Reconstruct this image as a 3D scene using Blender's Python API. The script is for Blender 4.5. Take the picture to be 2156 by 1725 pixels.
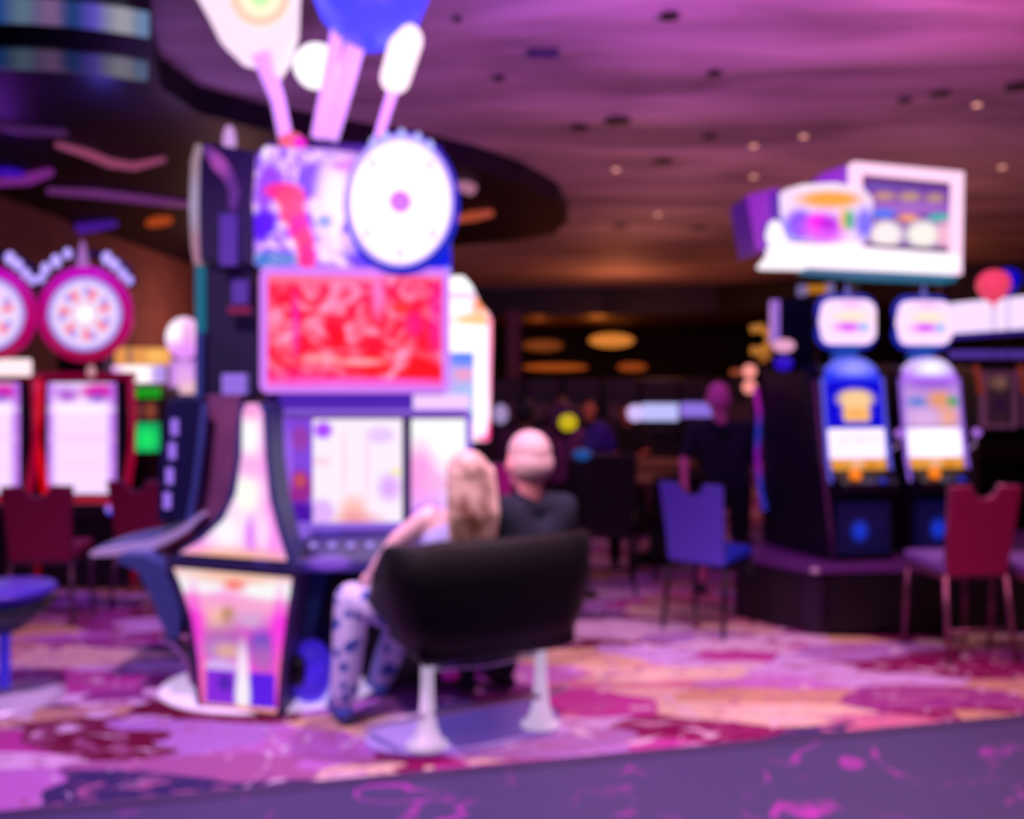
import bpy, bmesh, math, random
from mathutils import Vector, Matrix
random.seed(7)
for o in list(bpy.data.objects): bpy.data.objects.remove(o)
S = bpy.context.scene
COL = S.collection
R = math.radians

# ---------------------------------------------------------------- camera, world, exposure
CH, F = 1.72, 1900.0                       # eye height, focal length in pixels of the 2156 px frame
cam = bpy.data.objects.new('camera', bpy.data.cameras.new('camera')); COL.objects.link(cam)
cam.location = (0, 0, CH); cam.rotation_euler = (R(90), 0, 0)
cam.data.sensor_width = 36; cam.data.lens = 36 * F / 2156
cam.data.shift_y = -62.5 / 2156
cam.data.clip_start = 0.05; cam.data.clip_end = 200
cam.data.dof.use_dof = True; cam.data.dof.focus_distance = 0.5; cam.data.dof.aperture_fstop = 5.1
S.camera = cam
S.view_settings.view_transform = 'Standard'; S.view_settings.look = 'None'
S.view_settings.gamma = 1; S.view_settings.exposure = 0.0; S.view_settings.use_curve_mapping = False

def hexc(h):
    h = h.lstrip('#'); v = [int(h[i:i+2], 16) / 255 for i in (0, 2, 4)]
    return tuple((c / 12.92 if c <= .04045 else ((c + .055) / 1.055) ** 2.4) for c in v) + (1,)

w = bpy.data.worlds.new('world'); S.world = w; w.use_nodes = True
w.node_tree.nodes['Background'].inputs[0].default_value = (0.25, 0.13, 0.34, 1)
w.node_tree.nodes['Background'].inputs[1].default_value = 0.05

def light(kind, loc, col, power, aim=None, size=0.3, spot=100, blend=1.0):
    d = bpy.data.lights.new('scene_light', kind); d.color = hexc(col)[:3]; d.energy = power
    if kind == 'AREA': d.size = size
    else: d.shadow_soft_size = size
    if kind == 'SPOT': d.spot_size = R(spot); d.spot_blend = blend
    o = bpy.data.objects.new('scene_light', d); COL.objects.link(o); o.location = loc
    if aim: o.rotation_euler = (Vector(aim) - Vector(loc)).to_track_quat('-Z', 'Y').to_euler()
    return o

# cove uplights washing the near ceiling; warm fill points added beyond
light('SPOT', (3.0, 2.4, 2.7), '#ff60b8', 1150, (2.6, 4.7, 4.3), .25, 96)
light('SPOT', (1.0, 2.6, 2.6), '#c070ff', 720, (.9, 5.3, 4.3), .25, 96)
light('SPOT', (-.9, 2.8, 3.0), '#b060ff', 300, (-.6, 6.0, 4.3), .25, 120)
light('POINT', (2.6, 15.0, 2.5), '#ffa080', 34, None, .3)
light('POINT', (5.5, 12.0, 2.6), '#ffa088', 36, None, .3)
light('POINT', (3.0, 11.0, 2.9), '#e08090', 14, None, .3)
light('POINT', (2.6, 21.5, 3.0), '#ff9058', 70, None, .3)
light('POINT', (7.4, 18.0, 3.0), '#ff9058', 45, None, .3)
# downlights over the carpet, then spots added to brighten people, column and chairs
light('SPOT', (1.0, 3.6, 4.15), '#ffcce0', 640, (1.1, 3.9, 0), .12, 80)
light('SPOT', (-2.0, 3.4, 4.15), '#f0b8f4', 620, (-1.5, 4.1, 0), .12, 90)
light('SPOT', (3.1, 4.6, 4.2), '#ffc8cc', 200, (2.7, 4.6, 0), .12, 76)
light('SPOT', (.2, 2.2, 4.15), '#8a6cff', 26, (.8, 3.2, 0), .12, 110)
light('SPOT', (-3.6, 6.4, 3.95), '#b060ff', 130, (-3.3, 6.2, 0), .12, 100)
light('SPOT', (1.3, 7.6, 4.2), '#b060d0', 40, (1.2, 7.6, 0), .12, 100)
light('SPOT', (-.9, 1.6, 4.1), '#ffd8e4', 460, (-.35, 4.5, 1.4), .12, 28)  # front spot added to brighten the pair on the bench
light('SPOT', (-3.4, 2.2, 3.6), '#90a8ff', 130, (-1.7, 4.8, .9), .12, 46)  # bluish spot added to brighten the column and its brackets
light('SPOT', (3.2, 2.6, 4.1), '#ff9ac0', 90, (3.0, 5.7, .7), .12, 34)  # spot added to brighten the burgundy chairs on the right
light('SPOT', (-3.6, 4.2, 4.0), '#ff90b0', 120, (-3.4, 6.6, .8), .12, 50)
# point lights added to imitate violet reflections under the dropped ceiling
light('POINT', (-3.38, 7.44, 3.72), '#6058ff', 7, None, .1)
light('POINT', (-2.9, 8.2, 3.4), '#a070d0', 22, None, .2)
light('POINT', (-4.9, 8.6, 3.6), '#8030d0', 11, None, .15)
# warm wall washers far behind
light('POINT', (2.6, 27.5, 2.9), '#ff8a30', 36, None, .15)
light('POINT', (.8, 28.5, 2.9), '#ff7a30', 16, None, .15)
light('POINT', (-5.0, 16.5, 2.7), '#ffb0a0', 75, None, .2)
light('POINT', (.9, 9.9, 2.35), '#ffa070', 22, None, .15)  # warm point added to light the background faces

# ---------------------------------------------------------------- helpers
def P(px, py, Y): return Vector(((px - 1078) / F * Y, Y, CH - (py - 800) / F * Y))

def tag(o, label=None, cat=None, group=None, kind=None):
    if label: o['label'] = label
    if cat: o['category'] = cat
    if group: o['group'] = group
    if kind: o['kind'] = kind
    return o
def thing(name, loc, label, cat, group=None, rz=0):
    o = bpy.data.objects.new(name, None); COL.objects.link(o); o.location = Vector(loc); o.rotation_euler.z = rz
    o.empty_display_size = .1
    return tag(o, label, cat, group)
def off(p):
    v = Vector((0, 0, 0))
    while p: v = v + Vector(p.location); p = p.parent
    return v
def obj(name, bm, m, parent=None, smooth=False, local=False, label=None, bevel=0):
    if parent is not None and not local: bmesh.ops.translate(bm, verts=bm.verts, vec=-off(parent))
    bmesh.ops.recalc_face_normals(bm, faces=bm.faces)
    me = bpy.data.meshes.new(name); bm.to_mesh(me); bm.free()
    if smooth:
        for p in me.polygons: p.use_smooth = True
    o = bpy.data.objects.new(name, me); COL.objects.link(o); me.materials.append(m)
    if parent is not None: o.parent = parent
    if label: o['label'] = label
    if bevel:
        b = o.modifiers.new('bevel', 'BEVEL'); b.width = bevel; b.segments = 3; b.limit_method = 'ANGLE'
    return o
def copy_tree(o, parent=None):
    c = o.copy(); COL.objects.link(c); c.parent = parent
    for ch in list(o.children): copy_tree(ch, c)
    return c
B = bmesh.new
def box(bm, c, s, rz=0, rx=0):
    M = Matrix.Translation(c) @ Matrix.Rotation(rz, 4, 'Z') @ Matrix.Rotation(rx, 4, 'X') @ Matrix.Diagonal((s[0], s[1], s[2], 1))
    bmesh.ops.create_cube(bm, size=1, matrix=M); return bm
def pbox(bm, x0, x1, y0, y1, Y, d, rz=0):
    """a box whose front face spans the given picture span at distance Y"""
    a, b = P(x0, y0, Y), P(x1, y1, Y); wd = (b.x - a.x) / math.cos(rz)
    c = Vector(((a.x + b.x) / 2, Y, (a.z + b.z) / 2)) + Vector((-math.sin(rz), math.cos(rz), 0)) * d / 2
    return box(bm, c, (wd, d, abs(a.z - b.z)), rz)
def prism(bm, pts, v):
    """closed polygon of 3-d points extruded by v"""
    a = [bm.verts.new(Vector(p)) for p in pts]; b = [bm.verts.new(Vector(p) + Vector(v)) for p in pts]
    n = len(pts); bm.faces.new(a); bm.faces.new(b[::-1])
    for i in range(n): bm.faces.new((a[i], b[i], b[(i+1) % n], a[(i+1) % n]))
    return bm
def ppoly(bm, pts, Y, d, slope=0, x0=0):
    """outline in picture points standing at distance Y (+ slope per metre across), d thick"""
    q = []
    for (x, y) in pts:
        p = P(x, y, Y); q.append(Vector((p.x, Y + slope * (p.x - x0), p.z)))
    n = Vector((-slope, 1, 0)).normalized()
    return prism(bm, q, n * d)
def lathe(bm, prof, c=(0, 0, 0), seg=28, M=None):
    M = M or Matrix.Translation(c); rings = []
    for r, z in prof:
        rings.append([bm.verts.new(M @ Vector((max(r, 1e-4) * math.cos(2*math.pi*i/seg), max(r, 1e-4) * math.sin(2*math.pi*i/seg), z))) for i in range(seg)])
    for a, b in zip(rings, rings[1:]):
        for i in range(seg): bm.faces.new((a[i], a[(i+1) % seg], b[(i+1) % seg], b[i]))
    bm.faces.new(rings[0][::-1]); bm.faces.new(rings[-1]); return bm
def frame_to(a, b):
    q = (Vector(b) - Vector(a)).to_track_quat('Z', 'Y'); return Matrix.Translation(a) @ q.to_matrix().to_4x4()
def caps(bm, a, b, ra, rb, seg=14):
    a, b = Vector(a), Vector(b); L = (b - a).length
    pr = [(ra * math.sin(t), -ra * math.cos(t)) for t in [i * math.pi / 10 for i in range(1, 6)]]
    pr += [(rb * math.cos(t), L + rb * math.sin(t)) for t in [i * math.pi / 10 for i in range(0, 5)]]
    return lathe(bm, pr, seg=seg, M=frame_to(a, b))
def chain(bm, pts, rs, seg=14):
    for i in range(len(pts) - 1): caps(bm, pts[i], pts[i+1], rs[i], rs[i+1], seg)
    return bm
def ell(bm, c, r, seg=20, rot=None):
    M = Matrix.Translation(c)
    if rot: M = M @ rot
    M = M @ Matrix.Diagonal((r[0], r[1], r[2], 1))
    bmesh.ops.create_uvsphere(bm, u_segments=seg, v_segments=seg // 2 + 2, radius=1, matrix=M); return bm
def tube(bm, pts, r, seg=10, closed=False):
    pts = [Vector(p) for p in pts]; n = len(pts); rs = r if isinstance(r, (list, tuple)) else [r] * n; rings = []
    for i, p in enumerate(pts):
        t = (pts[(i+1) % n] - pts[i-1]) if closed else pts[min(i+1, n-1)] - pts[max(i-1, 0)]
        q = t.to_track_quat('Z', 'Y')
        rings.append([bm.verts.new(p + q @ Vector((rs[i]*math.cos(2*math.pi*k/seg), rs[i]*math.sin(2*math.pi*k/seg), 0))) for k in range(seg)])
    for i in range(n if closed else n - 1):
        a, b = rings[i], rings[(i+1) % n]
        for k in range(seg): bm.faces.new((a[k], a[(k+1) % seg], b[(k+1) % seg], b[k]))
    if not closed: bm.faces.new(rings[0][::-1]); bm.faces.new(rings[-1])
    return bm
def arc(c, rx, rz_, a0, a1, n=24, y=0):
    return [Vector((c[0] + rx*math.cos(a0+(a1-a0)*i/n), c[1] + y, c[2] + rz_*math.sin(a0+(a1-a0)*i/n))) for i in range(n+1)]
def disc(bm, c, r, d, seg=48, sx=1):
    """disc facing the viewer (axis along y)"""
    return prism(bm, [(c[0] + sx*r*math.cos(2*math.pi*i/seg), c[1], c[2] + r*math.sin(2*math.pi*i/seg)) for i in range(seg)], (0, d, 0))
def remesh(o, v=.012, it=6):
    m = o.modifiers.new('remesh', 'REMESH'); m.mode = 'VOXEL'; m.voxel_size = v; m.use_smooth_shade = True
    s = o.modifiers.new('smooth', 'SMOOTH'); s.factor = .5; s.iterations = it
    return o
def rrect(x0, x1, y0, y1, r, n=6):
    pts = []
    for cx, cy, a in ((x1-r, y0+r, -90), (x1-r, y1-r, 0), (x0+r, y1-r, 90), (x0+r, y0+r, 180)):
        for i in range(n+1):
            t = R(a + 90 * i / n); pts.append((cx + r*math.cos(t), cy + r*math.sin(t)))
    return pts

# ---------------------------------------------------------------- materials
MATS = {}
def mat(name, col, rough=.5, metal=0, spec=.5, bump=0, bscale=60, em=None, es=0, vary=None, vscale=6):
    if name in MATS: return MATS[name]
    m = bpy.data.materials.new(name); m.use_nodes = True; nt = m.node_tree; b = nt.nodes['Principled BSDF']
    b.inputs['Base Color'].default_value = hexc(col); b.inputs['Roughness'].default_value = rough
    b.inputs['Metallic'].default_value = metal; b.inputs['Specular IOR Level'].default_value = spec
    tc = nt.nodes.new('ShaderNodeTexCoord')
    if vary:
        n = nt.nodes.new('ShaderNodeTexNoise'); n.inputs['Scale'].default_value = vscale; n.inputs['Detail'].default_value = 4
        r = nt.nodes.new('ShaderNodeValToRGB'); r.color_ramp.elements[0].position = .35; r.color_ramp.elements[1].position = .65
        r.color_ramp.elements[0].color = hexc(col); r.color_ramp.elements[1].color = hexc(vary)
        nt.links.new(tc.outputs['Object'], n.inputs['Vector']); nt.links.new(n.outputs['Fac'], r.inputs[0]); nt.links.new(r.outputs[0], b.inputs['Base Color'])
    n2 = nt.nodes.new('ShaderNodeTexNoise'); n2.inputs['Scale'].default_value = bscale
    bp = nt.nodes.new('ShaderNodeBump'); bp.inputs['Strength'].default_value = max(bump, .02); bp.inputs['Distance'].default_value = .01
    nt.links.new(tc.outputs['Object'], n2.inputs['Vector']); nt.links.new(n2.outputs['Fac'], bp.inputs['Height']); nt.links.new(bp.outputs[0], b.inputs['Normal'])
    if em: b.inputs['Emission Color'].default_value = hexc(em); b.inputs['Emission Strength'].default_value = es
    MATS[name] = m; return m
def glow(name, col, s=1.0):
    return mat(name, '#101010', .4, em=col, es=s)
def art(name, base, blobs, s=1.0, noise=None):
    """lit printed panel: base colour plus soft shapes. blob = (u, v, ru, rv, colour, kind, opacity, softness)"""
    m = bpy.data.materials.new(name); m.use_nodes = True; nt = m.node_tree; L = nt.links.new
    b = nt.nodes['Principled BSDF']; b.inputs['Base Color'].default_value = (.01, .01, .01, 1); b.inputs['Roughness'].default_value = .3
    tc = nt.nodes.new('ShaderNodeTexCoord'); col = None
    if noise:      # (scale, [(pos, colour)...], distortion)
        n = nt.nodes.new('ShaderNodeTexNoise'); n.inputs['Scale'].default_value = noise[0]; n.inputs['Detail'].default_value = 2.5
        n.inputs['Distortion'].default_value = noise[2]
        rp = nt.nodes.new('ShaderNodeValToRGB'); cr = rp.color_ramp
        while len(cr.elements) < len(noise[1]): cr.elements.new(.5)
        for e, (p, c) in zip(cr.elements, noise[1]): e.position = p; e.color = hexc(c)
        L(tc.outputs['Object'], n.inputs['Vector']); L(n.outputs['Fac'], rp.inputs[0]); col = rp.outputs[0]
    else:
        rgb = nt.nodes.new('ShaderNodeRGB'); rgb.outputs[0].default_value = hexc(base); col = rgb.outputs[0]
    for bl in blobs:
        u, v, ru, rv, c = bl[:5]; kind = bl[5] if len(bl) > 5 else 'e'; op = bl[6] if len(bl) > 6 else 1; soft = bl[7] if len(bl) > 7 else .25
        s1 = nt.nodes.new('ShaderNodeVectorMath'); s1.operation = 'SUBTRACT'; s1.inputs[1].default_value = (u, 0, v)
        s2 = nt.nodes.new('ShaderNodeVectorMath'); s2.operation = 'MULTIPLY'; s2.inputs[1].default_value = (1/ru, 0, 1/rv)
        L(tc.outputs['Generated'], s1.inputs[0]); L(s1.outputs[0], s2.inputs[0])
        if kind == 'e':
            ln = nt.nodes.new('ShaderNodeVectorMath'); ln.operation = 'LENGTH'; L(s2.outputs[0], ln.inputs[0]); d = ln.outputs['Value']
        else:
            ab = nt.nodes.new('ShaderNodeVectorMath'); ab.operation = 'ABSOLUTE'; L(s2.outputs[0], ab.inputs[0])
            sp = nt.nodes.new('ShaderNodeSeparateXYZ'); L(ab.outputs[0], sp.inputs[0])
            mx = nt.nodes.new('ShaderNodeMath'); mx.operation = 'MAXIMUM'; L(sp.outputs[0], mx.inputs[0]); L(sp.outputs[2], mx.inputs[1]); d = mx.outputs[0]
            soft = min(soft, .06)
        mr = nt.nodes.new('ShaderNodeMapRange'); mr.inputs[1].default_value = 1 + soft; mr.inputs[2].default_value = 1 - soft
        mr.inputs[3].default_value = 0; mr.inputs[4].default_value = op; L(d, mr.inputs[0])
        mi = nt.nodes.new('ShaderNodeMix'); mi.data_type = 'RGBA'; L(mr.outputs[0], mi.inputs[0]); L(col, mi.inputs[6]); mi.inputs[7].default_value = hexc(c)
        col = mi.outputs[2]
    L(col, b.inputs['Emission Color']); b.inputs['Emission Strength'].default_value = s
    return m

BLACK = mat('black_lacquer', '#0c0a12', .35)
DARK = mat('dark_cabinet_laminate', '#1a1626', .45, vary='#14101e')
NAVY = mat('navy_metal', '#1c2350', .35, .4)
STEEL = mat('blue_grey_metal', '#5468a8', .38, .35)
FRAMEV = mat('violet_grey_metal', '#443c70', .35, .4)
CHROME = mat('brushed_silver_metal', '#c8c0d8', .28, .9)
PALE = mat('pale_lacquered_metal', '#e0d4ea', .3, .1)
MAUVE = mat('mauve_cabinet_panel', '#8a5070', .5, vary='#7a4468')
GOLDM = mat('gold_trim', '#d09040', .35, .6)
GLASSK = mat('dark_glass', '#08060e', .12)

# carpet and walkway ------------------------------------------------
def carpet_mat():
    m = bpy.data.materials.new('patterned_carpet'); m.use_nodes = True; nt = m.node_tree; L = nt.links.new; b = nt.nodes['Principled BSDF']
    b.inputs['Roughness'].default_value = .95; b.inputs['Specular IOR Level'].default_value = .1
    tc = nt.nodes.new('ShaderNodeTexCoord'); mp = nt.nodes.new('ShaderNodeMapping'); mp.inputs['Rotation'].default_value = (0, 0, R(-18)); mp.inputs['Scale'].default_value = (.62, 1.5, 1)
    n = nt.nodes.new('ShaderNodeTexNoise'); n.inputs['Scale'].default_value = 1.5; n.inputs['Detail'].default_value = 2
    mx = nt.nodes.new('ShaderNodeMix'); mx.data_type = 'VECTOR'; mx.inputs[0].default_value = .42
    v = nt.nodes.new('ShaderNodeTexVoronoi'); v.inputs['Scale'].default_value = 3.6
    L(tc.outputs['Object'], mp.inputs[0]); L(mp.outputs[0], n.inputs['Vector']); L(mp.outputs[0], mx.inputs[4]); L(n.outputs['Color'], mx.inputs[5]); L(mx.outputs[1], v.inputs['Vector'])
    sp = nt.nodes.new('ShaderNodeSeparateColor'); L(v.outputs['Color'], sp.inputs[0])
    rp = nt.nodes.new('ShaderNodeValToRGB'); cr = rp.color_ramp; cr.interpolation = 'CONSTANT'
    cs = ['#b080c8', '#c89c80', '#841058', '#cca8e0', '#943888', '#dcb890', '#6c1038', '#c078c8', '#d07898', '#e0c0e0', '#3c3268', '#b83c98', '#d8b0a8', '#a8649c', '#e0c4b0']
    while len(cr.elements) < len(cs): cr.elements.new(.5)
    for i, (e, c) in enumerate(zip(cr.elements, cs)): e.position = i / len(cs); e.color = hexc(c)
    L(sp.outputs[0], rp.inputs[0])
    # finer strokes inside the patches
    n3 = nt.nodes.new('ShaderNodeTexNoise'); n3.inputs['Scale'].default_value = 8; n3.inputs['Detail'].default_value = 5; n3.inputs['Distortion'].default_value = 1.5
    L(mp.outputs[0], n3.inputs['Vector'])
    r3 = nt.nodes.new('ShaderNodeValToRGB'); r3.color_ramp.elements[0].position = .54; r3.color_ramp.elements[1].position = .64
    L(n3.outputs['Fac'], r3.inputs[0])
    m2 = nt.nodes.new('ShaderNodeMix'); m2.data_type = 'RGBA'; L(r3.outputs[0], m2.inputs[0]); L(rp.outputs[0], m2.inputs[6]); m2.inputs[7].default_value = hexc('#b06898')
    n4 = nt.nodes.new('ShaderNodeTexNoise'); n4.inputs['Scale'].default_value = 3.2; n4.inputs['Detail'].default_value = 3; n4.inputs['Distortion'].default_value = 2.5
    L(tc.outputs['Object'], n4.inputs['Vector']); r4 = nt.nodes.new('ShaderNodeValToRGB'); r4.color_ramp.elements[0].position = .6; r4.color_ramp.elements[1].position = .68
    L(n4.outputs['Fac'], r4.inputs[0]); m4 = nt.nodes.new('ShaderNodeMix'); m4.data_type = 'RGBA'; L(r4.outputs[0], m4.inputs[0]); L(m2.outputs[2], m4.inputs[6]); m4.inputs[7].default_value = hexc('#dcc0d8')
    L(m4.outputs[2], b.inputs['Base Color']); return m
def walk_mat():
    m = bpy.data.materials.new('dark_walkway_carpet'); m.use_nodes = True; nt = m.node_tree; L = nt.links.new; b = nt.nodes['Principled BSDF']
    b.inputs['Roughness'].default_value = .6
    tc = nt.nodes.new('ShaderNodeTexCoord'); n = nt.nodes.new('ShaderNodeTexNoise'); n.inputs['Scale'].default_value = 2.0; n.inputs['Detail'].default_value = 1.8; n.inputs['Distortion'].default_value = 1.2
    L(tc.outputs['Object'], n.inputs['Vector'])
    r = nt.nodes.new('ShaderNodeValToRGB'); cr = r.color_ramp
    for _ in range(2): cr.elements.new(.5)
    for e, (p, k) in zip(cr.elements, [(.462, 0), (.487, 1), (.495, 1), (.52, 0)]): e.position = p; e.color = (k, k, k, 1)
    L(n.outputs['Fac'], r.inputs[0])
    n2 = nt.nodes.new('ShaderNodeTexNoise'); n2.inputs['Scale'].default_value = 2.6; L(tc.outputs['Object'], n2.inputs['Vector'])
    r2 = nt.nodes.new('ShaderNodeValToRGB'); r2.color_ramp.elements[0].position = .47; r2.color_ramp.elements[1].position = .6; L(n2.outputs['Fac'], r2.inputs[0])
    mu = nt.nodes.new('ShaderNodeMath'); mu.operation = 'MULTIPLY'; L(r.outputs[0], mu.inputs[0]); L(r2.outputs[0], mu.inputs[1])
    mi = nt.nodes.new('ShaderNodeMix'); mi.data_type = 'RGBA'; L(mu.outputs[0], mi.inputs[0]); mi.inputs[6].default_value = hexc('#484070'); mi.inputs[7].default_value = hexc('#b838b8')
    L(mi.outputs[2], b.inputs['Base Color']); return m
def ceil_mat():
    m = bpy.data.materials.new('undulating_plaster'); m.use_nodes = True; nt = m.node_tree; L = nt.links.new; b = nt.nodes['Principled BSDF']
    b.inputs['Roughness'].default_value = .7
    tc = nt.nodes.new('ShaderNodeTexCoord'); mp = nt.nodes.new('ShaderNodeMapping'); mp.inputs['Rotation'].default_value = (0, 0, R(-25)); mp.inputs['Scale'].default_value = (.25, .9, 1)
    n = nt.nodes.new('ShaderNodeTexNoise'); n.inputs['Scale'].default_value = 1.4; n.inputs['Detail'].default_value = 4; n.inputs['Distortion'].default_value = .8
    L(tc.outputs['Object'], mp.inputs[0]); L(mp.outputs[0], n.inputs['Vector'])
    r = nt.nodes.new('ShaderNodeValToRGB'); r.color_ramp.elements[0].position = .3; r.color_ramp.elements[1].position = .7
    r.color_ramp.elements[0].color = hexc('#80707c'); r.color_ramp.elements[1].color = hexc('#d8c4d4'); L(n.outputs['Fac'], r.inputs[0]); L(r.outputs[0], b.inputs['Base Color'])
    bp = nt.nodes.new('ShaderNodeBump'); bp.inputs['Strength'].default_value = .6; bp.inputs['Distance'].default_value = .12; L(n.outputs['Fac'], bp.inputs['Height']); L(bp.outputs[0], b.inputs['Normal'])
    return m

# ---------------------------------------------------------------- setting
def struct(name, bm, m, parent=None, smooth=False):
    o = obj(name, bm, m, parent, smooth)
    if parent is None: o['kind'] = 'structure'
    return o
XL, XR, YB, HC = -6.5, 13.0, 36.0, 4.3
struct('floor', box(B(), ((XL+XR)/2, 16, -.05), (XR-XL, 44, .1)), carpet_mat())
a, b_ = P(0, 1712, 3.583), P(2156, 1508, 4.616)
dv = (b_ - a); e0 = a - dv * 1.0; e1 = b_ + dv * 1.6
struct('trim_1', prism(B(), [(e0.x, max(e0.y, -5), .0), (e1.x, e1.y, .0), (e1.x, -5, .0), (e0.x, -5, .0)], (0, 0, .006)), walk_mat())
nrm = Vector((dv.y, -dv.x, 0)).normalized() * .07
struct('trim_2', prism(B(), [e0.xy.to_3d(), e1.xy.to_3d(), (e1.xy.to_3d() + nrm), (e0.xy.to_3d() + nrm)], (0, 0, .010)), mat('dark_violet_edging', '#453460', .6))
struct('ceiling', box(B(), ((XL+XR)/2, 9.0, HC + .05), (XR-XL, 32, .1)), ceil_mat())
BW = mat('brown_wall_covering', '#8c5a50', .8, bump=.2, bscale=12, vary='#7c4e4c', vscale=2)
DW = mat('dark_brown_wall', '#2a1614', .7, bump=.2, bscale=9)
struct('wall_left', box(B(), (XL - .1, 16, 2.15), (.2, 44, 4.4)), BW)
struct('wall_right', box(B(), (XR + .1, 16, 2.15), (.2, 44, 4.4)), DW)
struct('wall_back', box(B(), ((XL+XR)/2, YB + .1, 2.15), (XR-XL, .2, 4.4)), DW)
struct('wall_front', box(B(), ((XL+XR)/2, -6.1, 2.15), (XR-XL, .2, 4.4)), DW)
# far fascia and the lower ceiling behind it
fa = [(-6.5, 25.6), (-.9, 25.6), (2.5, 25.4), (5.6, 24.6), (9.2, 21.0), (13, 18.5)]
bm = B()
prism(bm, [(x, y, 3.55) for x, y in fa] + [(x, y + .25, 3.55) for x, y in fa[::-1]], (0, 0, .749))
struct('trim_3', bm, mat('black_bulkhead', '#0d070c', .5))
struct('ceiling_far', prism(B(), [(x, y, 3.55) for x, y in [(-6.5, 25.85), (-.9, 25.85), (2.5, 25.65), (5.6, 24.85), (9.2, 21.25), (13, 18.75)]] + [(13, 36, 3.55), (-6.5, 36, 3.55)], (0, 0, .1)), mat('dark_lower_ceiling', '#4a2a1c', .6))
# dropped island on the left, with a dark curved fascia
isl = [(-2.1, 3.0), (-2.25, 4.6), (-2.45, 6.13), (-2.63, 6.62), (-2.80, 7.2), (-2.74, 7.9), (-2.3, 8.45), (-1.68, 8.9), (-.98, 9.4), (-.41, 9.9), (.12, 10.66), (.60, 11.8), (.82, 13.2), (.67, 14.5), (-.23, 15.3), (-1.07, 15.8), (-4.4, 17.5), (-6.49, 18.2), (-6.49, 3.0)]
struct('ceiling_island', prism(B(), [(x, y, 4.05) for x, y in isl], (0, 0, .249)), mat('glossy_dark_ceiling', '#1c1426', .5, spec=.2, vary='#100a16', vscale=.9))
# the back column
struct('trim_4', pbox(B(), 1068, 1096, 655, 980, 19.0, .35), mat('mauve_column', '#6a3850', .6))

# cove light strips on the dropped ceiling
def cove(pts, col, s, r, label):
    q = []
    for (x, y) in pts:
        Y = F * (4.02 - CH) / (800 - y); q.append(P(x, y, Y))
    if len(q) > 2: r = [r * (.35 + .65 * math.sin(math.pi * (i + .35) / (len(q) - .3))) for i in range(len(q))]
    o = obj('cove_pool_light', tube(B(), q, r, 8), glow('cove_glow_' + col[1:], col, s), smooth=True)
    tag(o, label, 'light')
cove([(120, 305), (180, 322), (230, 342), (285, 350), (345, 336)], '#a04870', .8, .055, 'curved pink cove light on the dark ceiling above the wheel machines')
cove([(100, 402), (200, 406), (300, 418), (402, 431)], '#703078', .8, .07, 'long straight purple cove light on the dark ceiling')
cove([(-20, 385), (60, 375), (105, 362)], '#80288c', .8, .08, 'short magenta cove light at the left edge of the photo')
cove([(40, 455), (90, 470), (170, 478), (240, 470)], '#48189a', .8, .12, 'violet cove light lowest above the wheel machines')
cove([(-30, 358), (20, 362), (50, 366)], '#3808b0', .9, .06, 'deep blue cove light at the far left of the dark ceiling')
cove([(315, 470), (340, 462), (360, 462)], '#b04418', .9, .10, 'small orange ceiling lamp beside the pod')
cove([(960, 462), (1000, 452), (1035, 448)], '#b04a30', .9, .09, 'orange cove light at the right tip of the dark ceiling')
cove([(970, 388), (990, 396)], '#b07090', .9, .09, 'small pink ceiling lamp right of the white bonus wheel')
cove([(-30, 262), (60, 275), (140, 280)], '#5a2870', .5, .05, 'faint violet cove light below the striped display')

# overhead curved LED display, upper left
dr = thing('overhead_display', P(150, 60, 5.5), 'curved overhead display with blue and cream vertical light stripes and a black rail', 'display')
def drum(z0, z1, rr):
    bm = B(); ns = 26; A0, A1 = R(-140), R(-52); c = Vector((-3.16, 6.6, 0)); rows = []
    for k in range(ns + 1):
        a_ = A0 + (A1 - A0) * k / ns
        rows.append([c + Vector((rr*math.cos(a_)*1.25, rr*math.sin(a_), z)) for z in (z0, z1)] + [c + Vector(((rr-.05)*math.cos(a_)*1.25, (rr-.05)*math.sin(a_), z)) for z in (z1, z0)])
    vs = [[bm.verts.new(p) for p in r_] for r_ in rows]
    for k in range(ns):
        for j in range(4): bm.faces.new((vs[k][j], vs[k+1][j], vs[k+1][(j+1) % 4], vs[k][(j+1) % 4]))
    bm.faces.new(vs[0]); bm.faces.new(vs[-1][::-1]); return bm
stripe = [(.2, .5, .06, 1, '#2c58a0'), (.33, .5, .05, 1, '#8060a8'), (.42, .5, .07, 1, '#a060c0'), (.52, .5, .04, 1, '#6080c8'), (.58, .5, .03, 1, '#204890'), (.65, .5, .04, 1, '#607890'), (.73, .5, .04, 1, '#806090'), (.80, .5, .03, 1, '#204080'), (.86, .5, .035, 1, '#6050c8'), (.93, .5, .045, 1, '#a8a8b0'), (.985, .5, .02, 1, '#7090b8')]
stripe = [(u, .5, ru, 9, c, 'e', 1, .7) for (u, v, ru, rv, c) in stripe]
obj('light_stripes', drum(3.875, 4.049, 1.12), art('led_stripes_upper', '#28407c', stripe, .8), dr, label='upper row of blue, violet and cream light stripes')
obj('light_stripes', drum(3.63, 3.74, 1.10), art('led_stripes_lower', '#24305c', stripe, .36), dr, label='dimmer lower row of light stripes')
obj('rail', drum(3.74, 3.875, 1.15), BLACK, dr)

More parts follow.
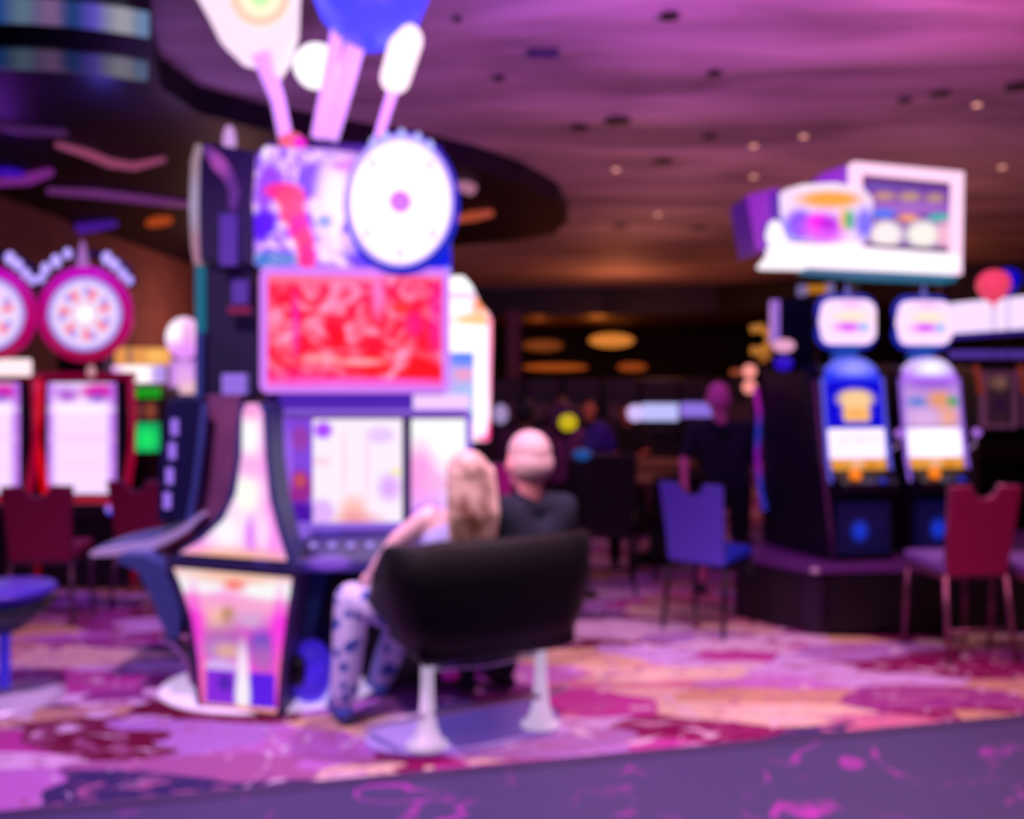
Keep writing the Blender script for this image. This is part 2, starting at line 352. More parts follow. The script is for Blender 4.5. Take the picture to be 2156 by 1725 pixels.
# ceiling fittings
def cpt(px, py): return P(px, py, F * (HC - CH) / (800 - py))
dk = mat('black_ceiling_fitting', '#0a0610', .6)
fit = [(1410, 28, .07), (1505, 150, .06), (1300, 250, .13), (1395, 337, .12), (1305, 475, .12), (1980, 195, .08), (2145, 178, .11), (1495, 285, .07), (1050, 160, .05), (1905, 208, .06), (963, 35, .03), (1470, 478, .1), (1220, 265, .09)]
for i, (x, y, r) in enumerate(fit):
    c = cpt(x, y)
    o = obj('ceiling_speaker', lathe(B(), [(r, 0), (r, .02), (r*.8, .029)], (c.x, c.y, HC - .03), 20), dk)
    tag(o, 'small round black speaker flush in the purple ceiling', 'speaker', 'black ceiling speakers')
c = cpt(1145, 108)
vt = thing('ceiling_vent', (c.x, c.y, HC - .03), 'dark elongated air vent in the violet part of the ceiling', 'vent')
obj('vent_frame', box(B(), (c.x, c.y, HC - .012), (.24, .14, .022)), dk, vt)
for k in range(4): obj('slat', box(B(), (c.x, c.y - .05 + k*.033, HC - .026), (.22, .008, .012)), FRAMEV, vt)
for i, (x, y) in enumerate([(1587, 370), (1587, 305), (1692, 285), (2057, 218), (2110, 350), (1297, 355), (1385, 450), (1080, 460)]):
    c = cpt(x, y); r = .018 + .0022 * c.y
    t = thing('ceiling_downlight', (c.x, c.y, HC - .02), 'tiny lit pinkish downlight in the ceiling', 'downlight', 'lit ceiling downlights')
    obj('lamp', lathe(B(), [(r, 0), (r, .012)], (c.x, c.y, HC - .02), 16), glow('downlight_glow', '#f0a090', 1.5), t)
    obj('trim_ring', lathe(B(), [(r*1.3, 0), (r*1.3, .008)], (c.x, c.y, HC - .009), 16), FRAMEV, t)

# ================================================================ main pod, front station
cA = P(790, 1440, 5.1)
mA = thing('slot_machine', (cA.x, 5.1, 0), 'tall double slot machine with glowing red middle screen and round white bonus wheel', 'slot machine')
rA = R(3)
obj('cabinet', pbox(B(), 578, 985, 842, 1425, 5.12, .55, rA), NAVY, mA, bevel=.02)
obj('tower', pbox(B(), 560, 930, 300, 850, 5.0, .45, rA), mat('deep_violet_tower', '#2a1060', .4), mA, bevel=.02)
# red screen, its bezel a rounded frame
def ring_frame(x0, x1, y0, y1, t, Y, d, rz, m, name, parent, rr=18, label=None):
    o = rrect(x0, x1, y0, y1, rr); i_ = rrect(x0+t, x1-t, y0+t, y1-t, max(rr - t, 3)); bm = B(); mid = P((x0+x1)/2, 0, Y)
    def w_(p, k):
        q = P(p[0], p[1], Y); v = Vector((q.x - mid.x, k, 0)); v.rotate(Matrix.Rotation(rz, 3, 'Z')); return Vector((mid.x + v.x, Y + v.y, q.z))
    A_ = [[bm.verts.new(w_(p, k)) for p in s] for s in (o, i_) for k in (0, d)]
    n = len(o); oF, oB, iF, iB = A_
    for k in range(n):
        j = (k + 1) % n
        bm.faces.new((oF[k], oF[j], iF[j], iF[k])); bm.faces.new((oB[k], iB[k], iB[j], oB[j]))
        bm.faces.new((oF[k], oB[k], oB[j], oF[j])); bm.faces.new((iF[k], iF[j], iB[j], iB[k]))
    return obj(name, bm, m, parent, label=label)
red = art('red_game_art', '#ff3050', [(.86, .14, .1, .14, '#ff0008'), (.6, .2, .08, .1, '#ff0000'), (.16, .55, .02, .25, '#ff20b0', 'e', .8, .5), (.4, .45, .04, .1, '#ff0010'), (.82, .55, .05, .1, '#ff0080', 'e', .8, .4), (.95, .6, .04, .3, '#ff00a0', 'e', .7, .5), (.1, .1, .3, .06, '#ff1090', 'e', .5, .5), (.5, .04, .6, .035, '#ff60e0', 'e', .9, .4), (.25, .96, .5, .05, '#ff80a0', 'e', .7, .5), (.62, .8, .03, .18, '#ff80d0', 'e', .8, .5), (.75, .7, .05, .06, '#ff3010'), (.3, .25, .1, .03, '#ffa8b0', 'e', .8, .5), (.52, .22, .12, .03, '#ffb0c0', 'e', .8, .5)],
          1.0, (6.5, [(.36, '#ff0028'), (.46, '#ff1838'), (.52, '#ff5070'), (.60, '#ff7090'), (.74, '#ffa8d8')], 1.6))
scr = obj('main_screen', pbox(B(), 566, 938, 576, 815, 4.86, .1, rA), red, mA, label='screen with glowing red and pink game artwork')
ring_frame(549, 946, 564, 828, 15, 4.84, .14, rA, glow('lit_violet_bezel', '#d880ff', 1.0), 'screen_bezel', mA, label='glowing lilac rounded bezel')
# top box with artwork
top = art('top_box_art', '#c890ff', [(.10, .62, .07, .28, '#9840f0'), (.30, .75, .06, .12, '#7048e0'), (.36, .80, .07, .12, '#8040e0', 'e', .7), (.06, .35, .07, .12, '#5000f0'), (.2, .5, .1, .07, '#f0c8ff'), (.42, .5, .09, .4, '#ffe8ff', 'e', 1, .4), (.37, .38, .04, .06, '#78a0f0'), (.5, .3, .05, .1, '#2040e8'), (.56, .12, .08, .09, '#2030d8'), (.1, .06, .16, .06, '#1080c8', 'e', .8), (.5, .2, .05, .1, '#d8b8ff'), (.5, .85, .1, .05, '#d080ff'),
          (.16, .63, .09, .07, '#ff2080'), (.20, .57, .075, .10, '#ff4058'), (.21, .45, .065, .12, '#ff4868'), (.24, .32, .05, .12, '#ff1890'), (.27, .20, .045, .12, '#ff3858'), (.28, .07, .045, .12, '#ff2078'), (.8, .1, .3, .2, '#1020e0')],
          1.1, (11, [(.38, '#5828e0'), (.47, '#a060ff'), (.55, '#e8b0ff'), (.7, '#fff0ff')], 1.0))
bm = B(); ppoly(bm, [(540, 560), (537, 430), (545, 330), (560, 312), (700, 322), (800, 338), (905, 350), (945, 372), (948, 562)], 4.9, .3, math.tan(rA), mA.location.x)
obj('top_box', bm, top, mA, label='top box with violet, blue and red artwork')
obj('top_box_edge', tube(B(), [P(540, 555, 4.89), P(537, 430, 4.89), P(545, 330, 4.89), P(560, 312, 4.89), P(700, 320, 4.9), P(820, 338, 4.9)], .014, 8), glow('pale_pink_edge', '#e0a0f0', .9), mA)
c = P(843, 425, 4.7)
whl = obj('bonus_wheel', disc(B(), c, .315, .12, sx=.81), art('wheel_white', '#fff4ff', [(.5, .5, .44, .44, '#ffffff', 'e', 1, .06), (.5, .5, .10, .085, '#d070e8', 'e', 1, .6)] + [(.5+.42*math.cos(a_), .5+.42*math.sin(a_), .05, .05, '#f8b0e8', 'e', .8, .5) for a_ in (.8, 2.3, 3.8, 4.7, 5.6)], 1.25), mA, label='round glowing white bonus wheel')
c2 = P(843, 425, 4.76)
bm = B(); ell(bm, c2 + Vector((0, .05, 0)), (.31, .05, .385), 40)
obj('wheel_halo', bm, glow('blue_wheel_halo', '#0828d8', .85), mA, True, label='blue glow shape for the halo around the wheel')  # glowing ellipsoid stands in for the blue halo of the wheel
cr_ = B(); tube(cr_, arc(c2, .262, .325, 0, 2*math.pi, 40, -.03)[:-1], .022, 8, True)
obj('wheel_rim', cr_, glow('lavender_rim', '#c8a8ff', 1.1), whl, True)
obj('wheel_hub', disc(B(), c - Vector((0, .02, 0)), .055, .03, 20), glow('hub_pink', '#d070e8', .9), whl)
for k, (x, y) in enumerate([(786, 306), (812, 294), (846, 288), (880, 296), (905, 312)]):
    p = P(x, y, 4.72); obj('crown_bulb', ell(B(), p, (.022, .022, .045), 12), glow('crown_glow', '#b0b0ff', 1.2), whl, True)
# neck between screens
obj('neck_panel', pbox(B(), 590, 900, 830, 868, 4.98, .14, rA), glow('violet_neck', '#5a28c8', .75), mA)
obj('lit_header', pbox(B(), 870, 988, 832, 866, 4.95, .14, rA), glow('pale_header', '#f0c8ff', 1.1), mA, label='pale lit header strip')
# lower monitor
ring_frame(584, 994, 862, 1116, 14, 4.93, .15, rA, glow('lilac_monitor_frame', '#9868f0', .8), 'monitor_frame', mA, 16)
obj('monitor_top_rail', pbox(B(), 600, 975, 870, 882, 4.92, .02, rA), glow('dusk_rail', '#7a48c0', .7), mA)
obj('side_display', pbox(B(), 598, 656, 884, 1104, 4.97, .08, rA), art('purple_side_art', '#8848e8', [(.6, .82, .3, .12, '#a040b8'), (.55, .35, .5, .16, '#a02898'), (.6, .42, .2, .07, '#d05060'), (.6, .08, .6, .13, '#5010b0'), (.2, .6, .15, .3, '#b070ff', 'e', .6)], .9), mA, label='narrow purple side display')
mon = [(.12, .9, .1, .08, '#b048ff'), (.1, .12, .14, .12, '#d890ff', 'e', .7), (.45, .12, .14, .14, '#ffb0a0', 'e', .8, .5), (.5, .05, .25, .06, '#f08090', 'e', .6, .5), (.85, .35, .12, .12, '#e0a0ff', 'e', .9, .5), (.75, .85, .15, .08, '#e8c0ff', 'e', .8), (.92, .5, .06, .04, '#f8f0a0', 'e', .8), (.35, .6, .03, .3, '#ffd0e8', 'e', .6), (.6, .55, .03, .35, '#ffd0f0', 'e', .6), (.1, .6, .1, .05, '#ffc8e0', 'e', .6)]
obj('game_screen', pbox(B(), 660, 848, 884, 1104, 4.965, .08, rA), art('white_reels', '#fff0ff', mon, 1.0), mA, label='bright white and pink reel screen')
obj('divider', pbox(B(), 847, 866, 882, 1106, 4.955, .1, rA), FRAMEV, mA)
obj('game_screen', pbox(B(), 866, 984, 884, 1104, 4.965, .08, rA), art('white_pink_screen', '#ffffff', [(.2, .2, .6, .35, '#f0a0ff', 'e', .9, .5), (.15, .5, .25, .25, '#ff98e8', 'e', .9, .5), (.4, .4, .2, .1, '#f8b0e8', 'e', .8), (.3, .1, .3, .1, '#c070ff', 'e', .8)], 1.02), mA, label='white screen fading to pink, right of the divider')
# deck
deck = obj('button_deck', prism(B(), [(cA.x - .55, 4.62, .80), (cA.x - .55, 4.60, .74), (cA.x - .55, 5.1, .72), (cA.x - .55, 5.1, .93)], (1.08, 0, 0)), art('deck_purple', '#2a1080', [(.12, .75, .08, .2, '#a070ff', 'e', 1, .5), (.3, .85, .06, .1, '#4030c0'), (.22, .55, .05, .15, '#101028'), (.36, .3, .1, .15, '#9050f0', 'e', .8)], .8), mA, bevel=.01, label='sloping purple lit button deck')
for k in range(5): obj('button', lathe(B(), [(.022, 0), (.022, .014), (.016, .02)], (cA.x - .38 + k*.1, 4.78, .835), 16), glow('button_lilac', '#b090ff', 1.1), deck, True)
obj('kick_panel', pbox(B(), 640, 1050, 1215, 1425, 5.0, .1, rA), BLACK, mA)
obj('lit_kick_panel', pbox(B(), 930, 1010, 1370, 1432, 4.985, .03, rA), art('kick_art', '#4a0c90', [(.5, .15, .6, .25, '#800860', 'e', .9, .5), (.5, .9, .5, .2, '#3a08b0')], .7), mA, label='small purple lit panel by the floor')
obj('speaker_pod', ell(B(), P(655, 1415, 4.8), (.115, .12, .17), 24), mat('violet_blue_shell', '#5030e0', .3, em='#4428e0', es=.5), mA, True, label='rounded violet-blue speaker pod')
obj('speaker_cone', ell(B(), P(631, 1412, 4.72), (.045, .08, .085), 20), BLACK, mA, True)

# ---------------- light column (the lantern between the two stations)
Yc = 4.66
col_ = thing('light_column', (P(490, 1500, Yc).x, Yc, 0), 'flared lantern-like column with two glowing pink art panels in a grey-blue frame', 'display column')
sl = -.22; x0 = col_.location.x
lo_o = [(336, 1186), (636, 1200), (634, 1215), (622, 1290), (608, 1380), (600, 1508), (408, 1500), (400, 1400), (385, 1310), (350, 1222), (334, 1200)]
lo_i = [(354, 1203), (620, 1212), (606, 1300), (593, 1400), (585, 1495), (419, 1488), (411, 1395), (397, 1310), (370, 1235)]
hi_o = [(350, 1192), (372, 1160), (430, 1118), (476, 1060), (494, 980), (500, 900), (505, 850), (570, 850), (574, 960), (586, 1050), (605, 1120), (632, 1196)]
hi_i = [(368, 1170), (420, 1140), (470, 1095), (497, 1040), (510, 960), (512, 870), (520, 850), (545, 850), (555, 870), (560, 960), (570, 1050), (588, 1115), (608, 1176)]
obj('frame', ppoly(B(), lo_o, Yc, .16, sl, x0), mat('violet_grey_frame', '#4a3a6a', .4, .2), col_, label='lower dark violet frame')
obj('frame', ppoly(B(), hi_o, Yc, .16, sl, x0), mat('blue_grey_frame', '#3c4880', .4, .2), col_, label='upper blue-grey frame')
obj('crossbar', ppoly(B(), [(345, 1180), (632, 1190), (634, 1206), (343, 1196)], Yc - .03, .05, sl, x0), FRAMEV, col_)
lowart = art('lower_lantern_art', '#ff3ce0', [(.5, .99, .6, .06, '#ffc0a0', 'e', 1, .4), (.2, .9, .3, .09, '#fff8ff', 'e', 1, .4), (.82, .87, .3, .09, '#ffffff', 'e', 1, .4), (.5, .96, .35, .05, '#ffc8b0', 'e', .9, .5), (.52, .90, .08, .035, '#ff7868', 'e', 1, .6), (.5, .75, .6, .07, '#ffb0d8', 'e', .9, .4), (.4, .63, .12, .09, '#ffd0a8', 'e', .9, .6), (.47, .68, .06, .06, '#b88040', 'e', .9, .6), (.65, .65, .14, .06, '#d8b0d8', 'e', .9, .6), (.45, .5, .22, .11, '#b868b8', 'e', .9, .5), (.4, .42, .2, .08, '#b880d0', 'e', .9, .5), (.46, .42, .1, .05, '#f0b890', 'e', .8, .6), (.75, .48, .1, .11, '#7050c8', 'e', 1, .5), (.76, .38, .1, .1, '#b868c0', 'e', .9, .5), (.4, .3, .15, .06, '#d8b8f8', 'e', .9),
          (.17, .55, .07, .28, '#ff38e0', 'e', .9, .5), (.9, .55, .06, .28, '#ff38e8', 'e', .9, .5), (.44, .15, .17, .13, '#8828e0', 'r'), (.44, .19, .06, .06, '#4820b0', 'e', .9), (.75, .15, .11, .13, '#5818e8', 'r'), (.59, .25, .05, .22, '#ffe8ff', 'e', 1, .4), (.59, .1, .06, .15, '#fff4ff', 'e', 1, .3), (.5, .0, .5, .035, '#ffa0a0', 'r'), (.26, .2, .02, .25, '#ff78a8', 'e', .9, .5), (.89, .2, .02, .28, '#ff78a8', 'e', .9, .5)], .95)
obj('art_panel', ppoly(B(), lo_i, Yc - .012, .03, sl, x0), lowart, col_, label='lower glowing pink art panel, wider at the top')
upart = art('upper_lantern_art', '#ff98f4', [(.66, .8, .1, .18, '#ffffff', 'e', 1, .5), (.66, .96, .1, .06, '#ff98e0', 'e', .9, .6), (.63, .42, .14, .16, '#fffff8', 'e', 1, .5), (.45, .17, .18, .14, '#fff8ff', 'e', 1, .6), (.66, .15, .04, .12, '#e880ff', 'e', .9, .5), (.78, .18, .06, .12, '#ffe8ff', 'e', .8, .5), (.5, .0, .5, .06, '#ffb898', 'e', .95, .5), (.66, .6, .12, .07, '#ffb0f0', 'e', .9, .6)], 1.0)
obj('art_panel', ppoly(B(), hi_i, Yc - .012, .03, sl, x0), upart, col_, label='upper glowing white-pink art panel, tapering upward')
# shoulder brackets left and right
def strip(bm, pts, wds, Y, d):
    L_, R_ = [], []
    n = len(pts)
    for i, (x, y) in enumerate(pts):
        a_ = pts[max(i-1, 0)]; b2 = pts[min(i+1, n-1)]; t = Vector((b2[0]-a_[0], b2[1]-a_[1])).normalized(); nn = Vector((-t.y, t.x)) * wds[i] / 2
        L_.append((x+nn.x, y+nn.y)); R_.append((x-nn.x, y-nn.y))
    q = [[bm.verts.new(P(p[0], p[1], Y) + Vector((0, k, 0))) for p in s] for s in (L_, R_) for k in (0, d)]
    lf, lb, rf, rb = q
    for i in range(n-1):
        bm.faces.new((lf[i], lf[i+1], rf[i+1], rf[i])); bm.faces.new((lb[i], rb[i], rb[i+1], lb[i+1]))
        bm.faces.new((lf[i], lb[i], lb[i+1], lf[i+1])); bm.faces.new((rf[i], rf[i+1], rb[i+1], rb[i]))
    bm.faces.new((lf[0], rf[0], rb[0], lb[0])); bm.faces.new((lf[-1], lb[-1], rb[-1], rf[-1])); return bm
obj('bracket', strip(B(), [(248, 1176), (295, 1186), (325, 1212), (345, 1255), (358, 1300), (366, 1345)], [16, 36, 52, 52, 48, 20], 4.76, .14), STEEL, col_, label='blue-grey curved bracket on the left')
obj('bracket', strip(B(), [(720, 1186), (668, 1200), (652, 1240), (644, 1290), (640, 1345)], [18, 44, 52, 48, 30], 4.76, .14), mat('teal_blue_metal', '#204880', .4, .2), col_, label='dark teal curved bracket on the right')
obj('rear_panel', ppoly(B(), [(355, 1190), (640, 1200), (640, 1330), (620, 1500), (400, 1496), (385, 1350)], 4.84, .2, sl, x0), MAUVE, col_)
obj('foot', strip(B(), [(335, 1345), (368, 1362), (392, 1392), (404, 1440)], [8, 10, 10, 10], 4.75, .1), CHROME, col_, label='thin silver curved foot')
# pale flared floor base, left and right of the column
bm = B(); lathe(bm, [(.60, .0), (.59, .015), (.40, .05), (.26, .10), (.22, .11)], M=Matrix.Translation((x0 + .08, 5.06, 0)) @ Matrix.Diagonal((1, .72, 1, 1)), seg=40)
obj('floor_base', bm, mat('white_lacquer', '#f4e8fa', .3, em='#f0d0ff', es=.6), col_, True, label='pale flared base plate on the carpet')  # emission put into the lacquer so the plate looks whiter

# ---------------- station B: seen from its side and back
cB = P(440, 1440, 5.1)
mB = thing('slot_machine', (cB.x, 5.3, 0), 'same tall slot machine seen from its dark side, left of the lantern column', 'slot machine')
obj('cabinet', ppoly(B(), [(436, 832), (505, 832), (505, 1440), (400, 1440), (405, 1090), (428, 880)], 5.0, .5), MAUVE, mB, label='mauve-brown cabinet side')
obj('monitor', ppoly(B(), [(352, 842), (430, 835), (432, 880), (414, 1010), (404, 1098), (330, 1098), (335, 960)], 4.95, .25), mat('deep_blue_side', '#1a1846', .4, .2), mB, bevel=.01, label='dark slanted monitor seen from the side')
for y in (900, 950, 1003, 1055): obj('indicator_light', pbox(B(), 360 - (y-900)*.1, 372 - (y-900)*.1, y - 17, y + 17, 4.93, .03), glow('lilac_dash', '#a878ff', .95), mB, label='lilac light dash')
obj('monitor_edge', tube(B(), [P(432, 850, 4.93), P(424, 930, 4.93), P(412, 1030, 4.93), P(398, 1098, 4.93)], .02, 8), STEEL, mB)
obj('deck', strip(B(), [(190, 1168), (235, 1163), (300, 1155), (350, 1135), (392, 1112), (424, 1084)], [10, 16, 22, 18, 14, 8], 4.9, .5), PALE, mB, label='pale curved deck edge')
obj('deck_top', strip(B(), [(205, 1156), (250, 1148), (300, 1140), (340, 1124)], [6, 12, 14, 4], 5.0, .4), STEEL, mB)
obj('tower', ppoly(B(), [(428, 560), (530, 560), (552, 835), (430, 835)], 5.15, .35), mat('near_black_tower', '#14102a', .5, vary='#1c1434'), mB)
obj('teal_edge', pbox(B(), 411, 427, 560, 700, 5.1, .3), glow('teal_edge_light', '#107898', .7), mB, label='teal lit tower edge')
obj('navy_edge', pbox(B(), 411, 427, 700, 838, 5.1, .3), mat('slate_edge', '#34487c', .4), mB)
obj('top_box', ppoly(B(), [(402, 330), (412, 305), (440, 300), (545, 320), (548, 560), (405, 548), (398, 440)], 5.1, .4), mat('top_box_back', '#241c3a', .45, vary='#1c2034'), mB, bevel=.01)
obj('top_box_edge', strip(B(), [(418, 304), (410, 340), (407, 440), (410, 520), (414, 556)], [12, 15, 17, 15, 10], 5.08, .05), art('edge_gradient', '#b898a8', [(.5, .5, .9, .2, '#c0b0d8', 'e', .8, .6), (.5, .05, .9, .2, '#c888a8', 'e', .8, .5)], .75), mB, label='pale glowing edge of the top box')
obj('bracket_plate', pbox(B(), 462, 498, 450, 560, 5.06, .04), mat('slate_violet_plate', '#5a4a90', .4), mB)
obj('bracket_plate', pbox(B(), 488, 522, 590, 640, 5.1, .04), mat('slate_violet_plate', '#5a4a90', .4), mB)
obj('junction_box', pbox(B(), 466, 518, 788, 832, 5.08, .1), mat('lilac_grey_box', '#9080c8', .4, em='#8070c0', es=.35), mB, bevel=.008, label='lilac-grey junction box')
obj('ornament', strip(B(), [(432, 310), (450, 330), (460, 345), (478, 370), (490, 400), (486, 440)], [14, 26, 30, 22, 18, 8], 5.05, .05), art('purple_ornament', '#6a3098', [(.45, .7, .3, .2, '#b850c0', 'e', 1, .7)], .8), mB, label='purple lit scroll ornament')
obj('red_light', pbox(B(), 480, 525, 645, 660, 5.07, .03), glow('dull_red_light', '#8a1850', .8), mB)
obj('topper_bulb', ell(B(), P(483, 297, 5.15), (.036, .036, .09), 16), glow('lilac_bulb', '#d8a0e8', .95), mB, True, label='upright lilac bulb')

# ================================================================ sculptures on top of the pod
def sculpt(name, label, cat, base, build, group=None):
    t = thing(name, base, label, cat, group); build(t); return t
stemM = mat('pale_pink_stem', '#e8c0ec', .35, em='#e0a8ec', es=.75)  # glow put into the stem material for a paler look
def lol(t):
    obj('stem', tube(B(), [P(548, 110, 4.85), P(585, 210, 4.95), P(603, 300, 5.02)], [.055, .04, .04], 12), stemM, t, True)
    bm = B(); ppoly(bm, [(395, -40), (440, 40), (462, 85), (500, 122), (545, 134), (575, 158), (600, 120), (618, 60), (622, -40), (560, -120), (450, -110)], 4.86, .14)
    obj('backing', bm, glow('white_pink_backing', '#ffe0f8', 1.1), t, bevel=.02, label='glowing white backing shape')
    cc = P(548, -8, 4.84)
    obj('disc', disc(B(), cc, .17, .06), art('swirl_disc', '#ffe8e0', [(.5, .5, .46, .46, '#ffb8a0', 'e', .9, .12), (.5, .5, .34, .34, '#fff4d0', 'e', .9, .15), (.5, .5, .16, .16, '#b0f0a0', 'e', .9, .5)], 1.15), t, label='round disc with green centre and orange ring')
sculpt('giant_lollipop', 'glowing white and orange ringed lollipop figure on a slanted stem', 'decoration', P(603, 300, 5.02), lol)
def dsc(t):
    cc = P(664, 136, 5.1)
    obj('stem', tube(B(), [P(712, 60, 5.0), P(690, 180, 5.05), P(668, 292, 5.1)], .038, 12), stemM, t, True)
    obj('disc', disc(B(), cc, .125, .05), art('button_disc', '#fff4ff', [(.45, .62, .07, .06, '#e8d8f0', 'e', .9, .5), (.45, .38, .07, .06, '#e8d8f0', 'e', .9, .5)], 1.4), t, label='round white disc with two faint dots')
sculpt('disc_ornament', 'round white glowing disc ornament behind two pale stems', 'decoration', P(668, 292, 5.1), dsc)
def bal(t):
    cc = P(780, -35, 5.0)
    bm = B(); lathe(bm, [(.001, -.37), (.08, -.355), (.18, -.30), (.27, -.2), (.325, -.06), (.335, .06), (.3, .2), (.2, .3), (.08, .35), (.001, .36)], cc, 36)
    obj('globe', bm, mat('blue_balloon', '#3040f0', .3, em='#4444ff', es=.95), t, True)
    obj('stem', tube(B(), [P(752, 80, 5.05), P(722, 190, 5.05), P(694, 292, 5.05)], [.055, .055, .05], 12), stemM, t, True)
sculpt('giant_balloon', 'large blue glowing balloon on a wide pale stem', 'decoration', P(694, 292, 5.05), bal)
def cap(t):
    a_, b2 = P(832, 165, 5.0), P(856, 85, 5.0)
    obj('lamp', caps(B(), a_, b2, .082, .09, 20), glow('white_pink_capsule', '#ffe0f4', 1.5), t, True)
    obj('stem', tube(B(), [P(828, 190, 5.0), P(812, 240, 5.0), P(796, 292, 5.0)], [.03, .027, .025], 10), stemM, t, True)
sculpt('capsule_lamp', 'white-pink glowing capsule on a thin stem, right of the blue balloon', 'decoration', P(796, 292, 5.0), cap)
t = thing('red_ornament', P(618, 312, 4.95), 'small red and magenta ornament standing on the top box below the lollipop', 'decoration')
obj('knob', ell(B(), P(614, 297, 4.95), (.07, .05, .045), 18), glow('coral_knob', '#ff6088', 1.0), t, True)
obj('magenta_cap', ell(B(), P(632, 301, 4.93), (.035, .04, .03), 14), glow('magenta_knob', '#ff00e0', 1.0), t, True)

# ================================================================ people
def skin_m(n, c): return mat(n, c, .55)
def hand(bm, w_, dirv, s=1.0, curl=.6, side=1):
    d = Vector(dirv).normalized(); up = Vector((0, 0, 1)); x = d.cross(up).normalized() if abs(d.z) < .95 else Vector((1, 0, 0)); nrm_ = x.cross(d).normalized()
    w_ = Vector(w_); palm = w_ + d * .085 * s
    caps(bm, w_, palm, .024*s, .034*s)
    for i, ln in enumerate((.062, .07, .066, .052)):
        b0 = palm + x * (i - 1.5) * .019 * s + d*.01*s; k1 = b0 + d * ln * .55 * s - nrm_ * .012 * s * curl; k2 = k1 + (d * .6 - nrm_ * curl).normalized() * ln * .5 * s
        chain(bm, [b0, k1, k2], [.0095*s, .0088*s, .0075*s], 8)
    t0 = w_ + d*.03*s + x*side*.025*s; chain(bm, [t0, t0 + (d*.5 + x*side*.8).normalized()*.04*s, t0 + (d + x*side*.6).normalized()*.075*s], [.013*s, .011*s, .009*s], 8)
def person(label, J, skin='#c08878', shirt='#202038', legs='#202030', shoe='#181820', hair=None, hairlen=0, bald=False, fd=(0, 1, 0), sleeve=.5, shorts=False, legm=None, shirtm=None, hs=1.0, bare=False, am=1.0, lm=1.0, hairm=None, vox=.012):
    """J: head, neck, chest, pelvis, sh/el/wr/hip/kn/an (left, right), toe dirs. fd = facing direction"""
    fd = Vector(fd).normalized(); rt = fd.cross(Vector((0, 0, 1))).normalized()
    root = thing('person', (J['pelvis'].x, J['pelvis'].y, min(J['an'][0].z, J['an'][1].z) - .07), label, 'person')
    SK = skin_m('skin_' + skin[1:], skin); bm = B(); h = J['head']
    Mh = Matrix((rt, fd, (0, 0, 1))).transposed().to_4x4()
    ell(bm, h + Vector((0, 0, .02))*hs - fd*.008, (.077*hs, .097*hs, .10*hs), 20, Mh)
    ell(bm, h - Vector((0, 0, .055))*hs + fd*.028*hs, (.054*hs, .06*hs, .055*hs), 16, Mh)
    caps(bm, h + fd*.095*hs + Vector((0, 0, .012))*hs, h + fd*.108*hs - Vector((0, 0, .018))*hs, .009*hs, .015*hs, 8)     # nose
    for s in (-1, 1): ell(bm, h + rt*s*.08*hs - Vector((0, 0, .008)), (.014*hs, .024*hs, .034*hs), 10, Mh)                  # ears
    caps(bm, h - Vector((0, 0, .06)) - fd*.02, J['neck'] - Vector((0, 0, .03)), .052*hs, .06)
    ch, pv = J['chest'], J['pelvis']
    def torso(b_m, e, full=True):
        for s in (-1, 1):
            if not full:
                chain(b_m, [ch + rt*s*.07 + Vector((0, 0, .03)), pv + rt*s*.06 + Vector((0, 0, .05))], [.1+e, .105+e]); continue
            chain(b_m, [J['neck'] + rt*s*.03 - Vector((0, 0, .05)), J['sh'][0 if s < 0 else 1]], [.062+e, .058+e])
            chain(b_m, [J['sh'][0 if s < 0 else 1]*.75 + J['neck']*.25 - Vector((0, 0, .05)), ch + rt*s*.07, pv + rt*s*.06 + Vector((0, 0, .05))], [.085+e, .105+e, .105+e])
    def arms(b_m, e, frac):
        for k in (0, 1):
            s_, e_, w_ = J['sh'][k], J['el'][k], J['wr'][k]
            if frac <= 1: chain(b_m, [s_, s_.lerp(e_, frac)], [.054+e, .05+e])
            else: chain(b_m, [s_, e_, e_.lerp(w_, frac-1)], [.054+e, .044+e, .036+e])
    torso(bm, -.006)
    for k in (0, 1):
        s_, e_, w_ = J['sh'][k], J['el'][k], J['wr'][k]
        chain(bm, [s_, e_, w_], [.048*am, .038*am, .026*am]); hand(bm, w_, (w_ - e_), 1.0, .6, 1 if k == 0 else -1)
        hp, kn, an = J['hip'][k], J['kn'][k], J['an'][k]
        chain(bm, [hp, kn, kn.lerp(an, .35), an], [.082, .055, .054, .037])
        caps(bm, an, an + fd*.14 - Vector((0, 0, .045)), .036, .03)
    body = obj('body', bm, SK, root, True); remesh(body, vox * .8, 5)
    bm = B(); torso(bm, .012, not bare)
    if not bare: arms(bm, .012, sleeve)
    o = obj('shirt', bm, shirtm or mat('cloth_' + shirt[1:], shirt, .9, bump=.4, bscale=30), root, True); remesh(o, vox)
    bm = B(); caps(bm, pv + rt*.07, pv - rt*.07, .115, .115)
    for k in (0, 1):
        hp, kn, an = J['hip'][k], J['kn'][k], J['an'][k]
        if shorts: chain(bm, [hp, kn + (hp-kn)*.05], [.105, .082])
        else: chain(bm, [hp, kn, an + (kn-an)*.1], [.1*lm, .074*lm, .058*lm])
    o = obj('trousers' if not shorts else 'shorts', bm, legm or mat('cloth_' + legs[1:], legs, .9, bump=.4, bscale=30), root, True); remesh(o, vox)
    for k in (0, 1):
        an = J['an'][k]; bm = B(); caps(bm, an - fd*.03 - Vector((0, 0, .03)), an + fd*.15 - Vector((0, 0, .04)), .044, .038); caps(bm, an, an - Vector((0, 0, .03)), .044, .044)
        o = obj('shoe', bm, mat('shoe_' + shoe[1:], shoe, .5), root, True); remesh(o, vox)
    for s in (-1, 1):
        obj('eye', ell(B(), h + fd*.085*hs + rt*s*.03*hs + Vector((0, 0, .012))*hs, (.011, .011, .008), 10), mat('dark_eye', '#181012', .2), root, True)
